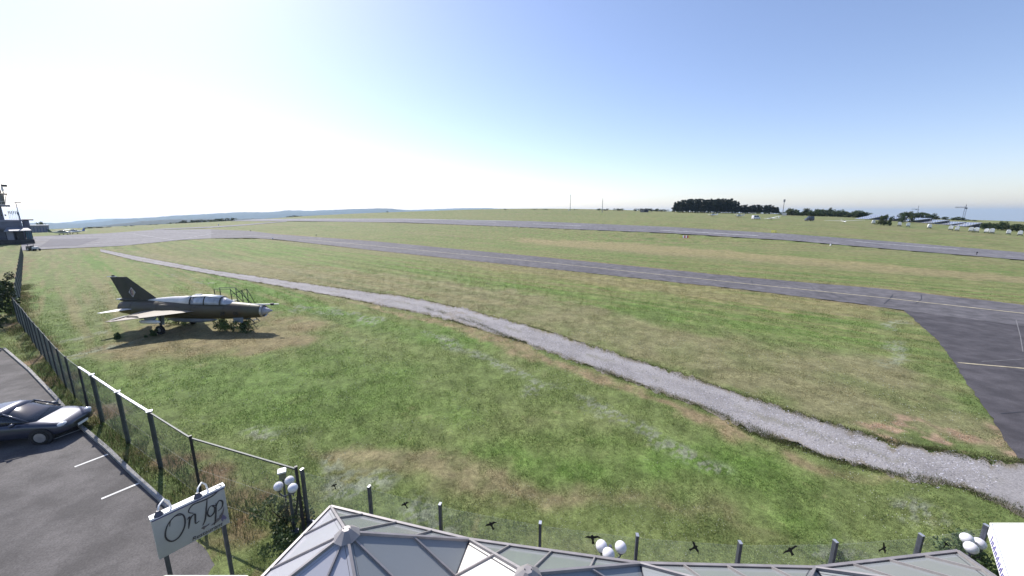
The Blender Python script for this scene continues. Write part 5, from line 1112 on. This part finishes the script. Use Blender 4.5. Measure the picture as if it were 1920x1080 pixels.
def parasol(c, R, z, n, lab, rz, text=False):
    o = thing('parasol', (c[0], c[1], 0), rz, lab, 'parasol'); m = mat('parasol_canvas', (.86, .85, .87), .7, .03, 2); me = mat('parasol_hem', (.80, .79, .66), .7, .05, 3)
    V = [(R * math.cos(2 * math.pi * k / n), R * math.sin(2 * math.pi * k / n), z) for k in range(n)]; ap = (0, 0, z + R * .13)
    for k in range(n):
        a, b = Vector(V[k]), Vector(V[(k + 1) % n]); MB().prism([a, b, ap], (0, 0, -.012)).build('canopy_panel', m, o); d = Vector((0, 0, -.26)); out = Vector((a.x + b.x, a.y + b.y, 0)).normalized()
        w = MB().prism([a, b, b + d, a + d], -out * .01).build('valance', m, o); MB().bar(a, b, .025, .03).build('hem', me, o); MB().bar(Vector((0, 0, z - .05)), a - Vector((0, 0, .05)), .03).build('rib', M_RPOST, o)
        if text:
            u = (b - a).normalized(); L = (b - a).length; x = .18 * L; i = 0
            while x < .84 * L:   # the printed lettering is too foreshortened to read: slanted violet strokes
                q = a + u * x + out * .004; h = [.17, .11, .14, .10][i % 4]; sl = u * .05
                MB().prism([q + Vector((0, 0, -.22)), q + u * .035 + Vector((0, 0, -.22)), q + u * .035 + sl + Vector((0, 0, -.22 + h)), q + sl + Vector((0, 0, -.22 + h))], out * .003).build('print', mat('violet_print', (.16, .14, .42), .7, .1, 5), w); x += .085; i += 1
    MB().tube([(0, 0, 0), (0, 0, z + R * .12)], .04, 10).build('pole', M_RPOST, o); MB().tube([(0, 0, 0), (0, 0, .1)], .45, 12).build('base', mat('base_concrete', (.25, .25, .25), .9, .2, 4), o)
    return o
_c = at_z(1857, 982, 2.7); parasol((_c.x + .918, _c.y - 2.217), 2.4, 2.7, 8, 'white octagonal parasol with violet print on its valance at the bottom right', rad(22.5), True)
_c = at_z(395, 1071, 2.6); parasol((_c.x, _c.y - 2.0), 2.05, 2.6, 8, 'white parasol at the bottom edge left of the glass roof', rad(22.5))
def sign():
    TR = at_z(420, 913, 2.8); TLp = at_z(283, 977, 2.8); d = (TR - TLp); W = d.length; u = d.normalized(); n = Vector((u.y, -u.x, 0)); rz = math.atan2(u.y, u.x); H = 1.02
    o = thing('restaurant_sign', (TLp.x, TLp.y, 0), rz, 'white restaurant signboard lettered On Top with an eagle and two gooseneck lamps', 'sign'); m = mat('sign_board', (.42, .42, .42), .5, .06, 3); mp = mat('sign_print', (.055, .05, .058), .6, .1, 5); mg = mat('sign_grey_print', (.16, .14, .15), .6, .2, 5); mv = mat('sign_violet_print', (.16, .14, .25), .6, .2, 5)
    MB().box((W / 2, .05, 2.8 - H / 2), (W, .09, H)).build('board', m, o, False, .006); cp = MB().box((W / 2, .05, 2.83), (W + .03, .17, .05)).build('top_cap', M_WHITE, o); MB().bar((0, -.045, 2.80), (W, -.045, 2.80), .02, .02).build('light_strip', mat('strip_dark', (.08, .08, .16), .4, .2, 4), cp)
    for x in (.12, W - .12): MB().box((x, .08, 1.0), (.08, .08, 2.0)).build('post', M_RPOST, o)
    s = W / 135.0   # board units: photo pixels across the board
    def stroke(pts, w, name, mm, y=-.0015):
        mb = MB(); P = [Vector((x, y, z)) for x, z in pts]; mb_pts = []
        k = len(P); L, Rr = [], []
        for i in range(k):
            t = (P[min(i + 1, k - 1)] - P[max(i - 1, 0)]).normalized(); q = Vector((-t.z, 0, t.x)); ww = w * (.35 + .65 * math.sin(math.pi * (i + .6) / (k + .2))); L.append(P[i] + q * ww); Rr.append(P[i] - q * ww)
        off = Vector((0, -.003, 0)); V = L + Rr; nn = len(L); mb.add([v for v in V] + [v + off for v in V], [(i, i + 1, nn + i + 1, nn + i) for i in range(nn - 1)] + [(2 * nn + i, 2 * nn + i + 1, 3 * nn + i + 1, 3 * nn + i) for i in range(nn - 1)] + [(i, i + 1, 2 * nn + i + 1, 2 * nn + i) for i in range(nn - 1)] + [(nn + i, nn + i + 1, 3 * nn + i + 1, 3 * nn + i) for i in range(nn - 1)]); return mb
    board = [c for c in o.children if c.name.startswith('board')][0]
    def letter(name, strokes, x0, z0, sc):
        mb = MB()
        for st in strokes:
            P = []
            for i in range(len(st) - 1):
                p0, p1, p2, p3 = st[max(i - 1, 0)], st[i], st[i + 1], st[min(i + 2, len(st) - 1)]
                for t in (0, .25, .5, .75):
                    P.append(tuple(.5 * (2 * p1[q] + (p2[q] - p0[q]) * t + (2 * p0[q] - 5 * p1[q] + 4 * p2[q] - p3[q]) * t * t + (3 * p1[q] - p0[q] - 3 * p2[q] + p3[q]) * t ** 3) for q in (0, 1)))
            P.append(st[-1]); b = stroke([(x0 + x * sc, z0 + z * sc) for x, z in P], .042 * sc, name, mp); mb.add(b.v, b.f)
        mb.build(name, mp, board)
    sc = .40; zb = 2.32
    letter('letter_o', [[(.75, .95), (.45, 1.05), (.1, .7), (-.05, .1), (.15, -.35), (.5, -.3), (.8, .2), (.85, .8), (.65, 1.1), (.3, .95), (.2, .6)]], 0.14 * W, zb - .10, sc)
    letter('letter_n', [[(.0, .5), (.12, .6), (.05, .2), (-.02, -.1)], [(.02, .2), (.2, .55), (.36, .6), (.34, .3), (.32, .0), (.5, .05)]], 0.43 * W, zb - .1, sc)
    letter('letter_t', [[(-.45, .75), (-.65, 1.0), (-.4, 1.3), (.1, 1.25), (.6, 1.3), (1.0, 1.6), (.85, 1.75), (.65, 1.6)], [(.25, 1.25), (.15, .7), (.0, .0), (-.15, -.3)]], 0.66 * W, zb - .12, sc)
    letter('letter_o', [[(.5, .6), (.3, .6), (.15, .25), (.25, -.02), (.45, .1), (.52, .4), (.42, .62), (.6, .5)]], 0.66 * W, zb - .1, sc)
    letter('letter_p', [[(.55, .6), (.5, .2), (.38, -.5), (.3, -.75)], [(.52, .35), (.7, .66), (.86, .5), (.8, .15), (.58, .02)]], 0.68 * W, zb - .08, sc)
    ex, ez, es = .80 * W, 2.02, .30   # eagle emblem
    MB().prism([(ex + x * es, -.0015, ez + z * es) for x, z in ((-.35, -.18), (.0, .02), (.1, .16), (.22, .12), (.3, .3), (.5, .52), (.66, .9), (.62, .55), (.5, .2), (.36, .0), (.15, -.12), (-.1, -.2))], (0, -.003, 0)).build('eagle_wing', mg, board)
    MB().prism([(ex + x * es, -.0015, ez + z * es) for x, z in ((.34, -.08), (.5, .28), (.6, .1), (.72, -.22), (.6, -.3), (.5, -.18), (.44, -.36), (.36, -.26))], (0, -.0045, 0)).build('eagle_body', mv, board)
    MB().prism([(ex + x * es, -.0015, ez + z * es) for x, z in ((-.95, .02), (-.78, .1), (-.62, .02), (-.4, .1), (-.46, -.02), (-.7, -.1), (-.78, -.22), (-.86, -.1))], (0, -.0045, 0)).build('eagle_tail', mg, board)
    text_mesh('lettering', 'Restaurant', .135, mp, board, (.66 * W, -.003, 1.86), (math.pi / 2, 0, 0), .002, .2)
    for x in (.27, .78):
        P = [(x * W, .05, 2.84), (x * W - .02, .10, 3.02), (x * W - .10, .02, 3.16), (x * W - .2, -.14, 3.16), (x * W - .24, -.22, 3.08)]
        g = MB().tube(P, .018, 8).build('gooseneck', M_WHITE, o, True); MB().loft([[(P[-1][0] + r * math.cos(t * math.pi / 5) , P[-1][1] + r * math.sin(t * math.pi / 5), zz) for t in range(10)] for r, zz in ((.03, 3.10), (.05, 3.06), (.085, 2.99))]).build('lamp_shade', mat('lamp_dark', (.05, .05, .08), .4, .2, 4), g); MB().sphere((P[-1][0], P[-1][1], 2.985), .035, 12, 8).build('bulb', M_WHITE, g, True)
sign()
# parked car behind the fence
c0 = G(146, 806); car = make_car((c0.x - 1.75, c0.y - .55, .012), rad(14), 'dark blue-grey car with pale headlight parked below the wire fence')

# ------------------------------------------------------------------ plants near the viewer
M_WEED = mat('weed_leaf', (.12, .17, .05), .65, .4, 3, transl=.35); M_WEED2 = mat('weed_leaf_dark', (.075, .12, .04), .65, .4, 3, transl=.3); M_BUSH = mat('bush_leaf', (.09, .125, .05), .55, .4, 2.5, transl=.3)
def bush(px_or_xy, R, H, n, leaf, m, lab, seed, cat='shrub', name='shrub', group=None):
    x, y = px_or_xy; o = thing(name, (x, y, 0), seed, lab, cat, group); g = random.Random(seed); cl = [(g.gauss(0, .38) * R, g.gauss(0, .38) * R, H * g.uniform(.12, .85), R * g.uniform(.2, .38), R * g.uniform(.2, .38), H * g.uniform(.12, .25)) for _ in range(14)]
    V, F = leaf_cloud(n, cl, leaf, seed); V[:, 2] = np.maximum(V[:, 2], .01); np_mesh('foliage', V, F, m, parent=o); mb = MB()
    for k in range(9):
        a = g.random() * 6.3; q = g.uniform(.1, .6) * R; mb.tube([(0, 0, 0), (math.cos(a) * q * .5, math.sin(a) * q * .5, H * .4), (math.cos(a) * q, math.sin(a) * q, H * g.uniform(.6, .95))], [.018, .014, .006], 4)
    mb.build('stems', M_BARK, o); return o
jc, js = math.cos(jet.rotation_euler.z), math.sin(jet.rotation_euler.z)
def under(s, y): return (jet.location.x + s * jc - y * js, jet.location.y + s * js + y * jc)
for i, (s, y, R, H, lab) in enumerate(((10.6, -.2, .8, .95, 'leafy weeds around the nose wheel of the jet'), (9.6, -.5, .9, 1.0, 'tall leafy weeds just behind the nose wheel of the jet'), (8.6, -.2, .9, .9, 'leafy weeds under the front cockpit of the jet'), (7.6, 1.0, .6, .7, 'low weeds under the rear cockpit of the jet'), (4.2, -1.9, .4, .55, 'weed tuft beside the near main wheel of the jet'), (3.2, 1.2, .9, .8, 'pale weeds beyond the tail end of the jet'), (2.0, -2.6, .35, .45, 'small weed tuft in the shadow edge below the jet tail'))):
    bush(under(s, y), R, H, 900, .09, M_WEED if i % 2 else M_WEED2, lab, 40 + i, 'weeds', 'weed_clump')
_t = at_z(535, 965, .4); bush((_t.x, _t.y), .75, .95, 1500, .085, M_BUSH, 'leafy shrub at the foot of the three-globe lamp by the fence end', 60)
_t = at_z(1835, 1062, .8); bush((_t.x, _t.y), .9, 1.5, 2200, .085, M_WEED2, 'leafy dark shrub below the lamp beside the white parasol', 61)
_t = at_z(1578, 1048, .4); bush((_t.x, _t.y), .38, .6, 420, .10, M_WEED, 'bright green vine rising behind the glass screen on the right', 62)
_t = at_z(1100, 1040, .3); 
for i, (px, py, R, H, lab) in enumerate(((12, 560, 1.9, 3.6, 'large dark hedge bush at the left edge beside the fence corner'), (4, 510, 1.8, 3.4, 'dark hedge bush at the left edge further along the fence'), (-10, 610, 1.9, 3.2, 'dark hedge bush cut off by the left edge, nearest'))):
    p = G(px, py + 45); bush((p.x - 1.2, p.y), R, H, 2600, .2, M_LEAFS[0], lab, 70 + i, 'bush', 'hedge_bush')
p = G(22, 590); bush((p.x, p.y), .7, 1.6, 900, .13, M_WEED, 'pale green shrub growing at the bend of the fence', 75)

# ------------------------------------------------------------------ uncountable cover: grass blades, long fence grass, track stones, clover
def keep_off(x, y): return pave_sdf(x, y)
TERR = [(v.x, v.y) for v in [RP[0]] + RP[1:] + [Vector((12, 3, 0)), Vector((12, .6, 0)), Vector((-6, .6, 0)), Vector((-6, 5, 0))]]
def blades(name, x, y, h, w, colour, m, lean=.6):
    n = len(x); a = RNG.random(n) * 6.283; lx, ly = RNG.normal(0, lean, n) * h, RNG.normal(0, lean, n) * h; dx, dy = np.cos(a) * w / 2, np.sin(a) * w / 2; z = terrain(x, y) - .01
    V = np.empty((n, 3, 3), np.float32); V[:, 0] = np.stack([x - dx, y - dy, z], 1); V[:, 1] = np.stack([x + dx, y + dy, z], 1); V[:, 2] = np.stack([x + lx, y + ly, z + h], 1)
    o = np_mesh(name, V.reshape(-1, 3), np.arange(3 * n).reshape(n, 3), m, np.repeat(colour, 3, 0)); return o
M_BLADE = attr_mat('grass_blade', fine=None, transl=.35, rough=.7, spec=.25)
def lawn():
    n = 900000; r = 7.0 * (105 / 7.0) ** RNG.random(n); a = (RNG.random(n) - .5) * 2 * rad(57); x, y = r * np.sin(a), r * np.cos(a)
    ok = (keep_off(x, y) < -.02) & (sdf_poly(x, y, TERR) < 0) & (RNG.random(n) < smooth(108, 45, r)); x, y, r = x[ok], y[ok], r[ok]
    c = ground_colour(x, y); n = len(x); lum = c.mean(1); tuft = fbm(x / .35, y / .35, 201, 2); s2 = .055 + .0075 * r; clump = vnoise(x / s2, y / s2, 211)
    green = c[:, 1] / (c[:, 0] + 1e-4); h = (.022 + .05 * RNG.random(n) * tuft * 1.6) * np.clip(green - .35, .45, 1.5); w = (.004 + .0009 * r)
    h = h * (.45 + 1.25 * clump) + .0008 * r * clump
    h *= .25 + .75 * smooth(105, 40, r)
    c = c * ((.82 + .66 * RNG.random(n)) * (.80 + .48 * clump))[:, None]; c[:, 0] *= 1 + (RNG.random(n) - .5) * .3
    o = blades('grass', x, y, h, w, c, M_BLADE); tag(o, 'short mown grass with dry patches covering the field', 'grass', kind='stuff')
lawn()
def tall_grass():
    X, Y = [], []
    for (a, b), k in zip(zip(FENCE_LINE[:22], FENCE_LINE[1:23]), range(22)):
        L = math.hypot(b[0] - a[0], b[1] - a[1]); n = int(L * 420); t = RNG.random(n); s = RNG.normal(0, .55, n); d = ((b[0] - a[0]) / L, (b[1] - a[1]) / L)
        X.append(a[0] + d[0] * L * t - d[1] * s); Y.append(a[1] + d[1] * L * t + d[0] * s)
    x, y = np.concatenate(X), np.concatenate(Y); ok = keep_off(x, y) < 0; x, y = x[ok], y[ok]; k = fbm(x / .8, y / .8, 301, 3); ok = k > .42; x, y, k = x[ok], y[ok], k[ok]; n = len(x)
    h = (.12 + .5 * RNG.random(n) * (k - .3) * 1.8); c = np.where((RNG.random(n) < .4)[:, None], np.array([.17, .145, .075]), np.array([.06, .095, .025])) * (.7 + .6 * RNG.random(n))[:, None]
    o = blades('long_grass', x, y, h, np.full(n, .016), c, M_BLADE, .35); tag(o, 'uncut long grass growing along the foot of the wire fence', 'grass', kind='stuff')
tall_grass()
def stones():
    n = 26000; r = 8 * (55 / 8.0) ** RNG.random(n * 6); a = (RNG.random(n * 6) - .5) * 2 * rad(56); x, y = r * np.sin(a), r * np.cos(a); s = sdf_poly(x, y, POLY_TR); ok = (s > -.35) & (RNG.random(len(x)) < np.clip(.25 + s * 1.5, .05, 1)); x, y, r = x[ok][:n], y[ok][:n], r[ok][:n]; n = len(x)
    sz = (.010 + .018 * RNG.random(n) ** 2) * (1 + r * .025); base = np.array([(1, 0, 0), (0, 1, 0), (-1, 0, 0), (0, -1, 0), (0, 0, .8)]); J = 1 + (RNG.random((n, 5, 3)) - .5) * .7
    V = base[None] * J * sz[:, None, None] + np.stack([x, y, np.full(n, .012)], 1)[:, None]; F = (np.array([(0, 1, 4), (1, 2, 4), (2, 3, 4), (3, 0, 4)])[None] + (np.arange(n) * 5)[:, None, None]).reshape(-1, 3)
    c = np.repeat((.16 + .30 * RNG.random(n))[:, None] * np.array([[1, .98, 1.06]]), 5, 0); o = np_mesh('loose_gravel', V.reshape(-1, 3), F, attr_mat('stone', fine=None, rough=.8), c); tag(o, 'loose pale gravel lying on the track', 'gravel', kind='stuff')
    m = len(x)
stones()
def track_weeds():
    X, Y = [], []
    for px, py, R, k in ((897, 607, 1.1, 900), (930, 622, 1.2, 1000), (870, 600, .8, 700), (805, 580, .5, 350), (828, 586, .5, 400), (1140, 698, .6, 500), (1435, 812, .5, 800), (1440, 822, .6, 900), (955, 632, .9, 700)):
        p = G(px, py); q = G(px + 14, py + 6); d = (q - p).normalized(); t = RNG.normal(0, R, k); s = RNG.normal(0, .16, k); X.append(p.x + d.x * t - d.y * s); Y.append(p.y + d.y * t + d.x * s)
    p0, p1 = P_TR[0], P_TR[1]
    for side in (p0, p1):
        k = RNG.integers(0, len(side) - 1, 20000); t = RNG.random(20000)[:, None]; q = side[k] * (1 - t) + side[k + 1] * t; q = q + RNG.normal(0, 1, (20000, 2)) * (.06 + .34 * fbm(q[:, 0] / 1.5, q[:, 1] / 1.5, 601, 2) ** 2)[:, None]; X.append(q[:, 0]); Y.append(q[:, 1])
    x, y = np.concatenate(X), np.concatenate(Y); n = len(x); c = np.where((RNG.random(n) < .5)[:, None], np.array([.13, .12, .06]), np.array([.075, .105, .03])) * (.6 + .7 * RNG.random(n))[:, None]
    o = blades('track_weeds', x, y, .03 + .09 * RNG.random(n), np.full(n, .02), c, M_BLADE, .5); tag(o, 'straggling grass and weeds growing in and beside the gravel track', 'weeds', kind='stuff')
track_weeds()
def clover():
    n = 14000; r = 8.5 * (30 / 8.5) ** RNG.random(n); a = (RNG.random(n) - .5) * 2 * rad(54); x, y = r * np.sin(a), r * np.cos(a); ok = (keep_off(x, y) < -.2) & (fbm(x / 2.5, y / 2.5, 401, 3) > .53) & (sdf_poly(x, y, TERR) < 0); x, y, r = x[ok], y[ok], r[ok]; x, y, r = x[:2300], y[:2300], r[:2300]; n = len(x)
    s = .006 + .0006 * r; base = np.array([(1, 0, 0), (0, 1, 0), (-1, 0, 0), (0, -1, 0), (0, 0, 1.2), (0, 0, -1.2)]); V = base[None] * s[:, None, None] + np.stack([x, y, .05 + .03 * RNG.random(n)], 1)[:, None]
    F = (np.array([(0, 1, 4), (1, 2, 4), (2, 3, 4), (3, 0, 4), (1, 0, 5), (2, 1, 5), (3, 2, 5), (0, 3, 5)])[None] + (np.arange(n) * 6)[:, None, None]).reshape(-1, 3)
    o = np_mesh('clover_flowers', V.reshape(-1, 3), F, mat('clover_white', (.42, .43, .33), .8, .1, 4)); tag(o, 'tiny white clover heads dotted through the near grass', 'flowers', kind='stuff')
clover()
# prototypes that found no place are removed
for o in PINES + ROUNDS + SHRUBS:
    if o.name not in _used:
        for c in list(o.children): bpy.data.objects.remove(c)
        bpy.data.objects.remove(o)
